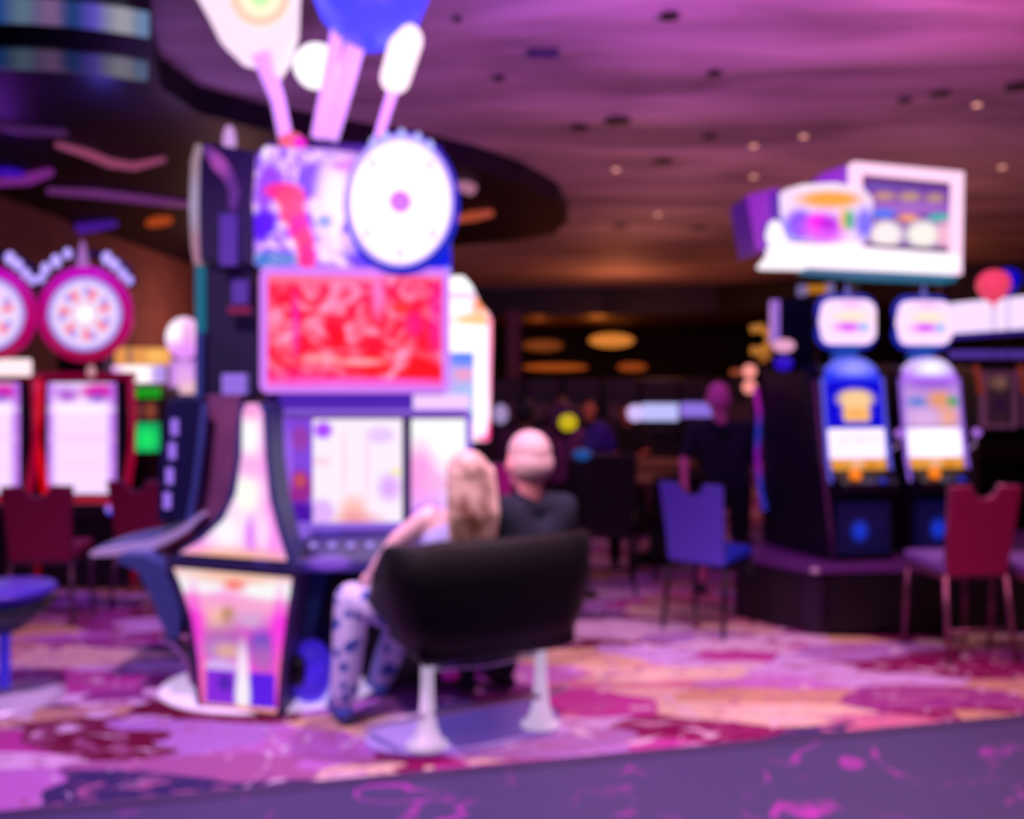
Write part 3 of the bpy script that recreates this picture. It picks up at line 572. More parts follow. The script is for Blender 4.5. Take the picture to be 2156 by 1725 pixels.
    obj('mouth', ell(B(), h + fd*.088*hs - Vector((0, 0, .048))*hs, (.02, .008, .006), 10, Mh), mat('lips', '#9a4a50', .5), root, True)
    if hair:
        bm = B(); HM = hairm or mat('hair_' + hair[1:], hair, .6, bump=.15, bscale=120)
        if bald:
            ell(bm, h - fd*.03*hs - Vector((0, 0, .0)), (.084*hs, .082*hs, .075*hs), 18, Mh); ell(bm, h - fd*.012*hs + Vector((0, 0, .045))*hs, (.078*hs, .096*hs, .082*hs), 18, Mh)
        else:
            ell(bm, h - fd*.022*hs + Vector((0, 0, .035))*hs, (.09*hs, .1*hs, .095*hs), 18, Mh)
            if hairlen:
                for i in range(9):
                    u = (i - 4) / 4; q = h - fd*(.085 - .03*abs(u))*hs + rt*u*.075*hs
                    chain(bm, [q + Vector((0, 0, .04)), q - Vector((0, 0, hairlen*.5)) - fd*.02 + rt*u*.015, q - Vector((0, 0, hairlen*(1 - .12*(i % 2)))) - fd*.015 + rt*u*.02], [.04, .04, .02], 8)
            else: ell(bm, h - fd*.04 - Vector((0, 0, .03)), (.078*hs, .07*hs, .06*hs), 16, Mh)
        o = obj('hair', bm, HM, root, True); remesh(o, .009, 4)
    return root
V = Vector
# woman on the bench
fdW = (-.5, .86, 0)
patt = bpy.data.materials.new('patterned_white_blue_cloth'); patt.use_nodes = True; nt = patt.node_tree
tc = nt.nodes.new('ShaderNodeTexCoord'); vv = nt.nodes.new('ShaderNodeTexVoronoi'); vv.inputs['Scale'].default_value = 14; rr_ = nt.nodes.new('ShaderNodeValToRGB')
rr_.color_ramp.elements[0].position = .32; rr_.color_ramp.elements[0].color = hexc('#3a55b8'); rr_.color_ramp.elements[1].position = .42; rr_.color_ramp.elements[1].color = hexc('#dcd8f8')
nt.links.new(tc.outputs['Object'], vv.inputs['Vector']); nt.links.new(vv.outputs['Distance'], rr_.inputs[0]); nt.links.new(rr_.outputs[0], nt.nodes['Principled BSDF'].inputs['Base Color']); nt.nodes['Principled BSDF'].inputs['Roughness'].default_value = .85
hairW = mat('blonde_streaked_hair', '#fcdccc', .6, bump=.15, bscale=80, vary='#7a5040', vscale=7)
Wm = dict(head=P(980, 1012, 4.36), neck=P(972, 1078, 4.38), chest=P(962, 1150, 4.38), pelvis=P(945, 1290, 4.42),
          sh=[P(905, 1092, 4.34), P(1028, 1096, 4.47)], el=[P(838, 1140, 4.42), P(1010, 1180, 4.62)], wr=[P(790, 1200, 4.52), P(960, 1200, 4.82)],
          hip=[P(915, 1296, 4.45), P(985, 1296, 4.52)], kn=[P(742, 1264, 4.60), P(858, 1275, 4.86)], an=[P(722, 1480, 4.52), P(800, 1440, 4.90)])
Wm['an'][0].z = .09; Wm['an'][1].z = .09
wom = person('seated person with long streaked blonde hair and bare arm at the red-screen machine', Wm, skin='#ffd0d0', shirt='#b8b8f0', legs='#ffffff', shoe='#4a62c0', hair='#e0b498', hairlen=.30, fd=fdW, bare=True, hs=1.15, am=1.3, lm=1.25, legm=patt, hairm=hairW)
Mm = dict(head=P(1112, 975, 4.50), neck=P(1118, 1045, 4.50), chest=P(1120, 1130, 4.50), pelvis=P(1110, 1280, 4.55),
          sh=[P(1060, 1072, 4.42), P(1188, 1066, 4.58)], el=[P(1010, 1160, 4.62), P(1190, 1180, 4.76)], wr=[P(985, 1190, 4.84), P(1090, 1195, 4.92)],
          hip=[P(1070, 1290, 4.6), P(1150, 1286, 4.64)], kn=[P(990, 1280, 4.92), P(1080, 1270, 4.96)], an=[P(985, 1440, 4.94), P(1065, 1440, 4.98)])
for k in (0, 1): Mm['an'][k].z = .09; Mm['kn'][k].z = .58
man = person('seated person with short white hair in a dark navy shirt on the double bench', Mm, skin='#f0a0a4', shirt='#1c2038', legs='#1a1a28', shoe='#181820', hair='#e0bcbc', bald=True, fd=fdW, sleeve=.8, hs=1.3)

# double bench
bR = R(25); bl = thing('double_bench', (-.13, 4.34, 0), 'black two-seat bench with wide curved back on two white posts', 'bench', None, bR)
VN = mat('black_vinyl', '#060508', .55, spec=.3, bump=.1, bscale=40); VN2 = mat('black_vinyl_side', '#12152a', .4)
def bbox(bm, c, s, rx=0): return box(bm, c, s, 0, rx)
bm = B(); path = []      # one curved shell: (x, y, outward normal, top height, bottom height)
for i in range(9): path.append((-.50, .32 - .36*i/8, .66 + .31*min(1, i/8)**1.1, .60 - .09*(i/8)**.6))
for i in range(1, 9):
    a_ = R(180 + 90*i/8); path.append((-.32 + .18*math.cos(a_), -.04 + .20*math.sin(a_), .97 + .03*i/8, .51 - .015*i/8))
nb = 14
for i in range(1, nb): path.append((-.32 + .64*i/nb, -.24 - .02*math.sin(math.pi*i/nb), 1.0, .495))
full = path + [(-x, y, a_, b2) for (x, y, a_, b2) in path[:17][::-1]]
secs = []; nP = len(full)
for i, (x, y, zt, zb) in enumerate(full):
    p0, p1 = full[max(i-1, 0)], full[min(i+1, nP-1)]; tx, ty = p1[0]-p0[0], p1[1]-p0[1]; ln = math.hypot(tx, ty); nx, ny = ty/ln, -tx/ln; ring = []
    for (o_, f) in ((0, 1.0), (.025, .97), (.03, .6), (.022, .25), (-.01, .03), (-.04, .0), (-.05, .25), (-.045, .6), (-.045, .95), (-.03, 1.0)):
        z = zb + (zt - zb)*f; kx = .88 + .12*min(1, (z - .49)/.35); ring.append(bm.verts.new(((x + nx*o_)*kx, y + ny*o_, z)))
    secs.append(ring)
for a_, b2 in zip(secs, secs[1:]):
    for k in range(10): bm.faces.new((a_[k], a_[(k+1) % 10], b2[(k+1) % 10], b2[k]))
bm.faces.new(secs[0]); bm.faces.new(secs[-1][::-1])
obj('backrest', bm, VN, bl, True, True, label='black wraparound back with low curved ends')
obj('seat', box(B(), (0, .05, .50), (.80, .50, .11)), VN, bl, True, True, bevel=.04)
obj('seat_base', box(B(), (0, .02, .45), (.74, .36, .05)), BLACK, bl, False, True, bevel=.02)
WL = mat('white_post', '#f4e4fa', .3, em='#f0d8ff', es=.5)  # posts given a glow of their own to look brighter
for px_ in (-.30, .29):
    obj('post', lathe(B(), [(.10, .025), (.065, .05), (.042, .12), (.030, .25), (.028, .44)], (px_, -.02, 0), 20), WL, bl, True, True, label='white flared post')
obj('cross_rail', tube(B(), [(-.3, -.02, .375), (0, -.035, .36), (.29, -.02, .375)], .012, 8), CHROME, bl, True, True)
obj('foot_rail', tube(B(), [(-.52, .2, .06), (-.5, -.02, .16), (-.3, -.04, .17), (.29, -.04, .17), (.5, .1, .14)], .016, 8), PALE, bl, True, True)
bm = B(); pts = [(.50*math.cos(t)*1.0 - .05, .27*math.sin(t) + .13) for t in [2*math.pi*i/40 for i in range(40)]]
prism(bm, [(x, y, 0) for x, y in pts], (0, 0, .025))
obj('floor_plate', bm, mat('lilac_floor_plate', '#d4c8f4', .3, em='#7050e8', es=.25), bl, False, True, bevel=.008, label='oval violet-blue floor plate')  # violet-blue light put into the plate by emission

# left round stool
sp_ = P(5, 1478, 4.83)
st = thing('stool', (sp_.x, 4.85, 0), 'round stool with violet lit seat rim at the left edge of the photo', 'stool')
obj('seat', lathe(B(), [(.05, .52), (.18, .53), (.25, .575), (.26, .595), (.24, .61), (.05, .62)], (sp_.x, 4.85, 0), 32), mat('violet_seat', '#4830b0', .4, em='#4a28e8', es=.08), st, True)  # violet light put into the colour and glow of seat and post
obj('seat_shell', lathe(B(), [(.05, .36), (.12, .40), (.22, .48), (.26, .53)], (sp_.x, 4.85, 0), 28), mat('grey_green_shell', '#283840', .35), st, True)
obj('post', lathe(B(), [(.04, .02), (.03, .08), (.03, .38)], (sp_.x, 4.85, 0), 16), mat('blue_violet_post', '#5040e8', .3, em='#4030e0', es=.5), st, True)
obj('foot_plate', lathe(B(), [(.30, 0), (.30, .012), (.24, .03), (.06, .05), (.04, .07)], (sp_.x, 4.85, 0), 32), PALE, st, True)

# ================================================================ banquet style casino chairs
def chair(loc, rz, label, fab, frame, seatm, group, w_=.46, H=1.05, sh=.50, notch=True):
    t = thing('casino_chair', (0, 0, 0), label, 'chair', group); fr = frame
    bm = B(); ztop = H; z0 = sh - .05; hw = w_ / 2
    pts = [(-hw + .03, z0), (hw - .03, z0), (hw, ztop), (.09, ztop)]
    if notch: pts += [(.09*math.cos(a_), ztop - .085*math.sin(a_)) for a_ in [R(q) for q in (20, 50, 90, 130, 160)]]
    pts += [(-.09, ztop), (-hw, ztop)]
    prism(bm, [(x, -.20 - (z - z0)*.16, z) for x, z in pts], (0, .045, 0))
    obj('backrest', bm, fab, t, False, True, bevel=.008)
    q = [(x, -.178 - (z - z0)*.16, z) for x, z in pts]
    obj('back_frame', tube(B(), q, .013, 8, True), fr, t, True, True)
    obj('seat', box(B(), (0, .02, sh), (w_ - .01, .44, .08)), seatm, t, True, True, bevel=.03)
    obj('seat_frame', box(B(), (0, .02, sh - .055), (w_ - .03, .42, .03)), fr, t, False, True)
    for sx in (-1, 1):
        obj('leg', tube(B(), [(sx*(hw-.03), .21, sh-.05), (sx*(hw-.015), .235, 0)], [.018, .013], 8), fr, t, True, True)
        obj('leg', tube(B(), [(sx*(hw-.03), -.18, sh-.05), (sx*(hw-.01), -.25, 0)], [.018, .013], 8), fr, t, True, True)
    obj('stretcher', tube(B(), [(-hw+.02, -.21, .2), (hw-.02, -.21, .2)], .009, 8), fr, t, True, True)
    t.location = loc; t.rotation_euler.z = rz; return t
BUR = mat('burgundy_fabric', '#b01060', .85, bump=.3); ROSE = mat('rose_gold_metal', '#9a5a78', .3, .5); BLUF = mat('blue_violet_fabric', '#6a5cf0', .8, bump=.3)
BLKF = mat('dark_chair_metal', '#14101c', .4, .3); LIL = mat('lilac_seat', '#8a60b8', .7); BURD = mat('dark_burgundy_fabric', '#900c50', .85, bump=.3)
DKFRM = mat('mauve_metal_frame', '#6a4868', .35, .4)
p = P(2052, 1380, 5.75); chair((2.80, 5.68, 0), R(8), 'burgundy chair with rose frame and notched back in front of the right machines', BUR, ROSE, LIL, None, .46, 1.08, .58)
p = P(2215, 1380, 5.6); chair((3.29, 5.56, 0), R(6), 'burgundy chair cut off by the right edge of the photo', BUR, ROSE, LIL, None, .46, 1.08, .58)
p = P(1465, 1300, 6.5); chair((p.x + .05, 6.3, 0), R(-38), 'blue-violet chair with notched back in front of the standing person', BLUF, BLKF, mat('bright_blue_seat', '#1838d8', .6), None, .47, 1.02, .52)
p = P(92, 1290, 6.4); chair((p.x, 6.5, 0), R(8), 'dark burgundy chair in front of the complete wheel machine', BURD, DKFRM, BURD, None, .46, .98, .5)
p = P(312, 1280, 6.9); chair((p.x, 7.0, 0), R(-6), 'dark burgundy chair half hidden behind the pod, left of it', BURD, DKFRM, BURD, None, .44, .96, .5)
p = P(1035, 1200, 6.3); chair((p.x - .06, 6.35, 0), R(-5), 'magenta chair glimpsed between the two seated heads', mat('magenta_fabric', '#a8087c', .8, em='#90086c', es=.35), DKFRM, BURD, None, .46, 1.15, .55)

# ================================================================ wheel slot machines on the left
def wheel_machine(px, Y, label, petals=7):
    t = thing('wheel_slot_machine', (P(px, 0, Y).x, Y + .3, 0), label, 'slot machine', None)
    X = lambda d: px + d
    RedM = glow('red_edge_light', '#d00010', 1.0)
    obj('cabinet', pbox(B(), X(-98), X(94), 785, 1235, Y + .06, .6), BLACK, t, bevel=.02)
    for s, nm in ((-1, 'left'), (1, 'right')):
        obj('side_light', tube(B(), [P(X(s*96), 800, Y), P(X(s*100), 880, Y), P(X(s*97), 960, Y), P(X(s*84), 1040, Y - .06)], .032, 8), RedM if s < 0 else glow('crimson_edge_light', '#980030', .9), t, True, label=nm + ' red light strip')
    obj('top_light', pbox(B(), X(-104), X(100), 784, 800, Y, .08), glow('dark_crimson_strip', '#780030', .9), t)
    obj('screen', pbox(B(), X(-80), X(60), 806, 1040, Y + .02, .06), art('pale_reel_screen', '#f0d0fc', [(.2, .93, .3, .05, '#c890e8', 'e', .9, .5), (.3, .88, .15, .05, '#a040c0', 'e', .9, .5), (.8, .92, .3, .07, '#d020a8', 'e', 1, .3), (.75, .86, .14, .04, '#7050c8', 'e', .8, .5), (.0, .5, .09, 1, '#b060e0', 'e', .9, .5), (1, .5, .08, 1, '#b060e0', 'e', .9, .5), (.5, .5, .5, .03, '#f0b8e8', 'e', .5, .5), (.5, .25, .5, .02, '#f0b8e8', 'e', .4, .5), (.5, .76, .45, .04, '#ffe8ff', 'e', .9, .4)], 1.15), t, label='tall pale reel screen')
    obj('deck', prism(B(), [P(X(-100), 1045, Y - .02), P(X(-100), 1062, Y - .22), P(X(-100), 1090, Y - .2), P(X(-100), 1090, Y)], (198/F*Y, 0, 0)), mat('dark_deck', '#181020', .4), t, bevel=.01)
    obj('deck_light', pbox(B(), X(-100), X(95), 1046, 1060, Y - .23, .02), glow('deck_red_strip', '#a80028', .9), t, label='red deck light strip')
    c = P(px, 662, Y - .05); r = 87 / F * Y
    o = obj('wheel_ring', tube(B(), arc(c, r*1.02, r*1.02, 0, 2*math.pi, 48)[:-1], .046, 12, True), art('magenta_red_ring', '#b80070', [(.5, 1, .5, .35, '#c800c0', 'e', 1, .6), (.5, 0, .6, .3, '#a00040', 'e', 1, .6)], .95), t, True)
    obj('wheel_backing', disc(B(), c + V((0, .03, 0)), r*1.0, .1), NAVY, t)
    bl_ = [(.5, .5, .43, .43, '#f4d8ff', 'e', 1, .14)]
    for k in range(petals):
        a_ = 2*math.pi*k/petals + .3; u, v = .5 + .27*math.cos(a_), .5 + .27*math.sin(a_)
        bl_.append((u, v, .05, .05, '#ff6080', 'e', 1, .6)); bl_.append((.5 + .19*math.cos(a_), .5 + .19*math.sin(a_), .035, .035, '#ff90a0', 'e', .9, .6)); u, v = .5 + .29*math.cos(a_+.3), .5 + .29*math.sin(a_+.3); bl_.append((u, v, .035, .045, '#8058f0', 'e', .9, .6))
    bl_.append((.5, .5, .1, .1, '#ffffff', 'e', 1, .6))
    wl = obj('wheel', disc(B(), c + V((0, -.01, 0)), r*.96, .05), art('prize_wheel', '#3848f0', bl_, 1.0), t, label='round wheel with pink and violet segments')
    obj('wheel_hub', lathe(B(), [(.045, 0), (.04, .02), (.015, .035)], M=Matrix.Translation(c + V((0, -.01, 0))) @ Matrix.Rotation(R(90), 4, 'X'), seg=20), glow('white_hub', '#ffe8ff', 1.5), wl, True)
    for k, (dx, dy, s) in enumerate([(-62, -112, 1), (-84, -96, .9), (-38, -128, .8), (45, -118, 1), (62, -104, .9), (78, -86, .8), (-94, -76, .7), (92, -72, .7)]):
        obj('crown_bulb', ell(B(), P(px + dx, 662 + dy, Y), (.042*s, .03, .055*s), 12), glow('violet_white_bulb', '#b8a0ff', 1.3), t, True)
    obj('crown', strip(B(), [(px - 98, 600), (px - 86, 560), (px - 50, 538), (px, 532), (px + 50, 540), (px + 86, 566), (px + 97, 602)], [10, 14, 14, 12, 14, 14, 10], Y + .03, .06), mat('blue_violet_crown', '#100838', .4, em='#2010a0', es=.12), t)
    obj('crown_spike', lathe(B(), [(.05, 0), (.035, .08), (.012, .2)], P(px - 6, 560, Y - .02), 12), glow('mauve_spike', '#b070c8', .85), t, True)
    obj('neck', pbox(B(), X(-60), X(40), 745, 790, Y + .08, .3), BLACK, t)
    obj('pointer', ell(B(), P(px + 12, 782, Y - .04), (.035, .03, .05), 12), glow('pink_pointer', '#d090a0', .95), t, True)
    obj('base', pbox(B(), X(-102), X(98), 1110, 1242, Y + .05, .5), DARK, t, bevel=.01)
    obj('floor_light', pbox(B(), X(96), X(103), 1150, 1235, Y - .02, .05), glow('dark_red_base_light', '#700010', .8), t)
    return t
wm = wheel_machine(180, 7.4, 'complete red-edged slot machine with round prize wheel and spiked crown')
obj('side_knob', ell(B(), P(238, 1072, 7.15), (.055, .05, .05), 16), art('blue_magenta_knob', '#a880ff', [(.5, .05, .6, .35, '#1030e0', 'e', 1, .6), (.5, 1, .5, .25, '#f010b0', 'e', 1, .6)], 1.1), wm, True, label='blue and magenta lit knob')
wm2 = wheel_machine(-24, 7.4, 'red-edged prize wheel slot machine cut off by the left edge of the photo', 6)
obj('lit_panel', pbox(B(), -60, 62, 756, 792, 7.32, .05), glow('cream_pink_panel', '#ffe4ec', 1.15), wm2, bevel=.02, label='cream lit panel under the wheel')
p = P(55, 1240, 7.2)

# slot machines between wheel machines and the pod
t = thing('slot_machine', (P(300, 0, 7.55).x, 7.8, 0), 'small far slot machine with orange top sign and green lit screen', 'slot machine')
obj('cabinet', pbox(B(), 286, 342, 815, 1215, 7.62, .4), BLACK, t, bevel=.02)
obj('top_sign', pbox(B(), 240, 350, 732, 768, 7.5, .12), art('orange_sign', '#e89850', [(.3, .5, .06, .5, '#806060', 'e', .8), (.8, .5, .2, .4, '#ffc060', 'e', .9)], 1.0), t, bevel=.02, label='orange top sign')
obj('lit_panel', pbox(B(), 236, 338, 770, 806, 7.53, .12), art('cream_panel', '#fff0f4', [(.0, .5, .2, .6, '#d080e0', 'e', .9, .5), (1, .5, .2, .7, '#9070d0', 'e', .9, .5)], 1.3), t, label='white-cream lit panel')
obj('green_strip', pbox(B(), 270, 334, 816, 838, 7.57, .05), glow('green_strip', '#10a018', .9), t, label='green light strip')
obj('dim_panel', pbox(B(), 264, 330, 845, 885, 7.59, .04), art('amber_panel', '#482030', [(.3, .5, .2, .4, '#904030', 'e', .9, .5), (.8, .5, .15, .4, '#a05028', 'e', .9, .5)], .8), t)
obj('green_screen', pbox(B(), 272, 332, 890, 952, 7.57, .05), art('green_screen', '#08a060', [(.6, .45, .35, .35, '#10e868', 'e', 1, .6)], 1.0), t, label='green lit screen')
t = thing('slot_machine', (P(385, 0, 8.2).x, 8.5, 0), 'far slot machine with white-pink egg-shaped topper peeking out left of the pod', 'slot machine')
obj('cabinet', pbox(B(), 345, 425, 832, 1190, 8.2, .55), DARK, t, bevel=.02)
obj('topper', ell(B(), P(388, 712, 8.2), (.165, .12, .19), 24), art('pink_egg', '#ffc8f8', [(.35, .6, .3, .3, '#ffffff', 'e', .9, .7), (.7, .5, .15, .4, '#d070c8', 'e', .7, .6), (.5, .1, .6, .3, '#d880f0', 'e', .9, .5)], 1.2), t, True, label='glowing white-pink egg-shaped topper')
obj('lit_panel', pbox(B(), 356, 420, 758, 830, 8.15, .15), art('lilac_lit_panel', '#c080e8', [(.6, .2, .3, .2, '#f8d090', 'e', .9, .6), (.5, .5, .3, .4, '#f0b0f0', 'e', .8, .6)], 1.0), t, bevel=.01)

# machine behind the pod, right side
Yb = 6.6
t = thing('slot_machine', (P(985, 0, Yb).x, Yb + .3, 0), 'bright white and pink slot machine with peaked top right behind the red screen', 'slot machine')
obj('cabinet', pbox(B(), 915, 1030, 900, 1295, Yb + .06, .5), DARK, t, bevel=.02)
bm = ppoly(B(), [(915, 600), (940, 582), (975, 580), (992, 600), (1012, 640), (1034, 665), (1034, 730), (1030, 930), (998, 930), (915, 930)], Yb, .25)
obj('lit_head', bm, art('white_pink_head', '#fff4ff', [(.62, .93, .4, .06, '#ffffff', 'e', 1, .5), (.5, .88, .3, .02, '#c8a0f8', 'e', .9, .5), (.8, .82, .14, .06, '#ff9060', 'e', 1, .6), (.7, .73, .35, .04, '#ffb070', 'e', 1, .5), (.6, .64, .3, .06, '#ffffff', 'e', 1, .5), (1, .55, .06, .5, '#ff70b0', 'e', .9, .5), (.95, .05, .2, .07, '#ff3090', 'e', 1, .6)], 1.35), t, bevel=.02, label='peaked glowing white and orange head')
obj('screen', pbox(B(), 925, 998, 742, 890, Yb - .02, .03), art('pale_blue_screen', '#c8b0f8', [(.7, .92, .5, .12, '#5888ff', 'e', .95, .5), (.7, .68, .25, .07, '#ffa0c0', 'e', .9, .5), (.8, .4, .4, .14, '#a8c8f8', 'e', .9, .5), (.7, .3, .2, .05, '#ffb0b8', 'e', .8, .5), (.9, .1, .25, .12, '#80d8d8', 'e', .9, .5)], 1.0), t, label='pale blue-violet screen')
obj('edge_light', tube(B(), [P(1014, 745, Yb - .03), P(1016, 850, Yb - .03), P(1012, 915, Yb - .03)], .045, 10), glow('white_pink_tube', '#ffe0fc', 1.5), t, True)

# ================================================================ right hand machines
Yr, rr2 = 6.25, R(10)
def gx(px, Y=Yr): return P(px, 0, Y).x
stand = thing('machine_stand', (2.9, 6.6, 0), 'long low dark purple stand with chamfered corner under the right machines', 'stand')
fp = [(2.05, 6.08), (1.62, 6.55), (1.93, 6.98), (1.95, 7.6), (5.6, 7.6), (5.6, 6.3)]
obj('plinth', prism(B(), [(x, y, 0) for x, y in fp], (0, 0, .42)), mat('dark_purple_laminate', '#2c1634', .5), stand)
obj('top_edge', prism(B(), [(x + (-.03 if x < 3 else 0), y - (.03 if y < 6.5 else 0), .42) for x, y in fp], (0, 0, .035)), mat('purple_top_edge', '#70388c', .35), stand, label='purple stand top')
a_, b2 = V((2.05, 6.08, 0)), V((1.62, 6.55, 0)); d_ = (b2 - a_); nn = V((-d_.y, d_.x, 0)).normalized() * -1
nn = V((d_.y * -1, d_.x, 0)).normalized(); nn = nn if nn.y < 0 else -nn
q = [a_ + d_*.2, a_ + d_*.8]
obj('door_panel', prism(B(), [q[0] + V((0, 0, .07)), q[1] + V((0, 0, .07)), q[1] + V((0, 0, .35)), q[0] + V((0, 0, .35))], nn * .012), mat('inset_panel', '#21121f', .5), stand)
obj('corner_cap', ell(B(), (2.03, 6.05, .44), (.03, .03, .02), 12), PALE, stand, True)
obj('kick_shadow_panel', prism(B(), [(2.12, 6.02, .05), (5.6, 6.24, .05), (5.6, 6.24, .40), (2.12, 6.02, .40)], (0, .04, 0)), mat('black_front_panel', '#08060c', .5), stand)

def video_slot(x, y, rz, label, style):
    t = thing('slot_machine', (0, 0, .455), label, 'slot machine', None)
    w_ = .46; Z = .0
    side = [(-.02, 0), (.0, .42), (-.07, .50), (-.07, .60), (.05, .66), (.12, 1.30), (.20, 1.38), (.62, 1.38), (.72, 0)]     # (y, z) profile
    for s in (-1, 1):
        obj('side_panel', prism(B(), [(s*w_/2 + (-.02 if s > 0 else 0), y_, z_) for y_, z_ in side], (.02, 0, 0)), mat('dark_violet_side', '#1c1230', .45), t, False, True)
    ins = [(y_ + (.015 if y_ < .3 else -.015), z_ + (-.01 if z_ > 1 else 0)) for y_, z_ in side]
    obj('cabinet', prism(B(), [(-w_/2 + .019, y_, z_) for y_, z_ in ins], (w_ - .038, 0, 0)), BLACK, t, False, True)
    LM = glow('blue_violet_edge' if style == 'blue' else 'violet_edge', '#6860f0' if style == 'blue' else '#a068f0', .85)
    for s in (-1, 1):
        obj('edge_light', tube(B(), [(s*w_/2, -.01, .55), (s*(w_/2+.005), .03, .70), (s*w_/2, .08, 1.0), (s*w_/2, .115, 1.28)], .014, 8), LM, t, True, True)
    # arch
    ah = .17
    bm = prism(B(), [(w_/2*.9*math.cos(R(k)), .09, 1.24 + ah*1.1*math.sin(R(k))) for k in range(0, 181, 12)], (0, .1, 0))
    obj('arch_panel', bm, art('arch_' + style, '#2838f0' if style == 'blue' else '#b878f8', [(.5, .6, .3, .3, '#a0a0ff' if style == 'blue' else '#ffffff', 'e', .95, .7), (.5, .0, .5, .25, '#2020e8' if style == 'blue' else '#a050e8', 'e', .9, .4)], 1.1), t, False, True, label='lit arched top panel')
    # upper art
    if style == 'blue': A1 = art('blue_gold_art', '#0808d8', [(.5, .45, .24, .32, '#ffc880', 'r'), (.5, .62, .32, .2, '#ffd098', 'e', 1, .3), (.5, .3, .22, .12, '#ffb060', 'e', .9, .5)], 1.0)
    else: A1 = art('violet_mixed_art', '#c898e8', [(.2, .55, .2, .1, '#6088e0', 'e', 1, .4), (.62, .6, .22, .2, '#f0a070', 'e', 1, .5), (.88, .55, .12, .12, '#48a868', 'e', 1, .4), (.75, .22, .2, .22, '#ffb088', 'e', .9, .6), (.3, .2, .3, .2, '#e8b8f0', 'e', .9, .5), (.5, .95, .5, .12, '#a060e0', 'e', .9, .5)], .95)
    obj('art_panel', box(B(), (0, .085, 1.09), (w_ - .05, .04, .32), 0, R(-6)), A1, t, False, True, label='gold cup-like picture on blue' if style == 'blue' else 'violet panel with orange, blue and green pictures')
    obj('reel_screen', box(B(), (0, .055, .815), (w_ - .05, .04, .21), 0, R(-8)), art('reels_' + style, '#f4e0ff', [(.25, .65, .1, .1, '#e8c8f0', 'e', .7, .5), (.55, .65, .1, .1, '#e0c0f0', 'e', .7, .5), (.8, .65, .1, .1, '#e8c8f0', 'e', .7, .5)] if style == 'blue' else [(.5, .5, .4, .4, '#ffffff', 'e', .9, .5)], 1.3), t, False, True, label='white reel screen')
    obj('gold_strip', box(B(), (0, .03, .67), (w_ - .06, .04, .075), 0, R(-12)), art('gold_strip_' + style, '#f0a040', [(.45, .6, .12, .3, '#ffc0a0', 'e', .9, .5), (.7, .4, .1, .4, '#e08810', 'e', .8, .5)], .95), t, False, True, label='amber light strip')
    dk2 = obj('button_deck', prism(B(), [(-w_/2 + .02, y_, z_) for y_, z_ in [(-.12, .50), (-.13, .55), (.03, .63), (.03, .50)]], (w_ - .04, 0, 0)), mat('deck_black', '#100c1c', .3), t, False, True, bevel=.008)
    obj('button', ell(B(), (-.08, -.06, .605), (.045, .03, .045), 16), glow('orange_button', '#ff8010', 1.1), dk2, True, True, label='round orange button')
    obj('button', ell(B(), (.1, -.10, .565), (.03, .03, .02), 12), glow('blue_small_button', '#2030d0', .8), dk2, True, True, label='small blue button')
    obj('button', ell(B(), (.0, -.11, .555), (.02, .02, .014), 12), glow('violet_small_button', '#6040a0', .6), dk2, True, True, label='small violet button')
    obj('belly_panel', box(B(), (0, -.02, .23), (w_ - .07, .03, .36)), art('belly_' + style, '#04052c', [(.42, .45, .13, .16, '#1040f0', 'e', 1, .6), (.5, .5, .5, .5, '#060a50', 'e', .3, .6)], 1.0) , t, False, True, label='dark blue belly panel with a blue light')
    obj('handle', tube(B(), [(w_/2 + .02, .03, .76), (w_/2 + .04, -.02, .80), (w_/2 + .045, -.03, .87)], .01, 8), CHROME, t, True, True)
    obj('handle_knob', ell(B(), (w_/2 + .045, -.03, .89), (.03, .03, .03), 14), glow('lilac_knob', '#b870f0', .85), t, True, True)
    # candle arm and logo sign
    obj('sign_bracket', prism(B(), [(-.09, .16, 1.42), (.03, .16, 1.36), (.11, .16, 1.55), (-.02, .16, 1.55)], (0, .1, 0)), mat('sign_bracket_blue', '#2060b0', .35, em='#2858c0', es=.4), t, False, True)
    bm = prism(B(), [(x_, .12, z_) for x_, z_ in rrect(-.205, .195, 1.52, 1.84, .09)], (0, .12, 0))
    sg = obj('logo_sign', bm, art('logo_' + style, '#ffd8fc', [(.5, .6, .35, .15, '#ffe0c0', 'e', .9, .6), (.45, .38, .25, .1, '#d040f0', 'e', 1, .6), (.75, .38, .1, .1, '#90b8f8', 'e', 1, .5), (.5, .88, .2, .06, '#f8a0e8', 'e', .8, .6)], 1.15), t, False, True, bevel=.01, label='glowing rounded pink and white logo sign')
    obj('sign_edge', tube(B(), [(x_, .19, z_) for x_, z_ in rrect(-.225, .215, 1.50, 1.86, .1)], .022, 8, True), glow('deep_blue_edge', '#1028c0', .8), sg, True, True)
    obj('sign_spike', lathe(B(), [(.035, 0), (.02, .05), (.006, .11)], (.0, .18, 1.85), 10), glow('violet_spike', '#6060c0', .8), t, True, True)
    t.location = (x, y, .455); t.rotation_euler.z = rz; return t
video_slot(gx(1803) + .06, 6.32, rr2, 'right-side slot machine with blue panel and gold picture, nearest its dark side wall', 'blue')
video_slot(gx(1978) + .08, 6.42, rr2, 'right-side slot machine with violet and orange picture behind the burgundy chair', 'violet')
# wide dark end unit left of them
eu = thing('end_cabinet', (1.95, 6.75, .455), 'tall black end cabinet with slanted front edge beside the blue machine', 'cabinet')
obj('side_wall', prism(B(), [(2.22, 6.27, .456), (2.09, 6.40, 1.78), (1.94, 7.0, 1.80), (1.96, 7.05, .456)], (.02, .012, 0)), mat('black_violet_side_wall', '#17102a', .45), eu)
obj('front_edge', tube(B(), [(2.23, 6.25, .47), (2.19, 6.28, .9), (2.13, 6.36, 1.72)], .014, 8), mat('mauve_edge', '#7a4a80', .4), eu, True)
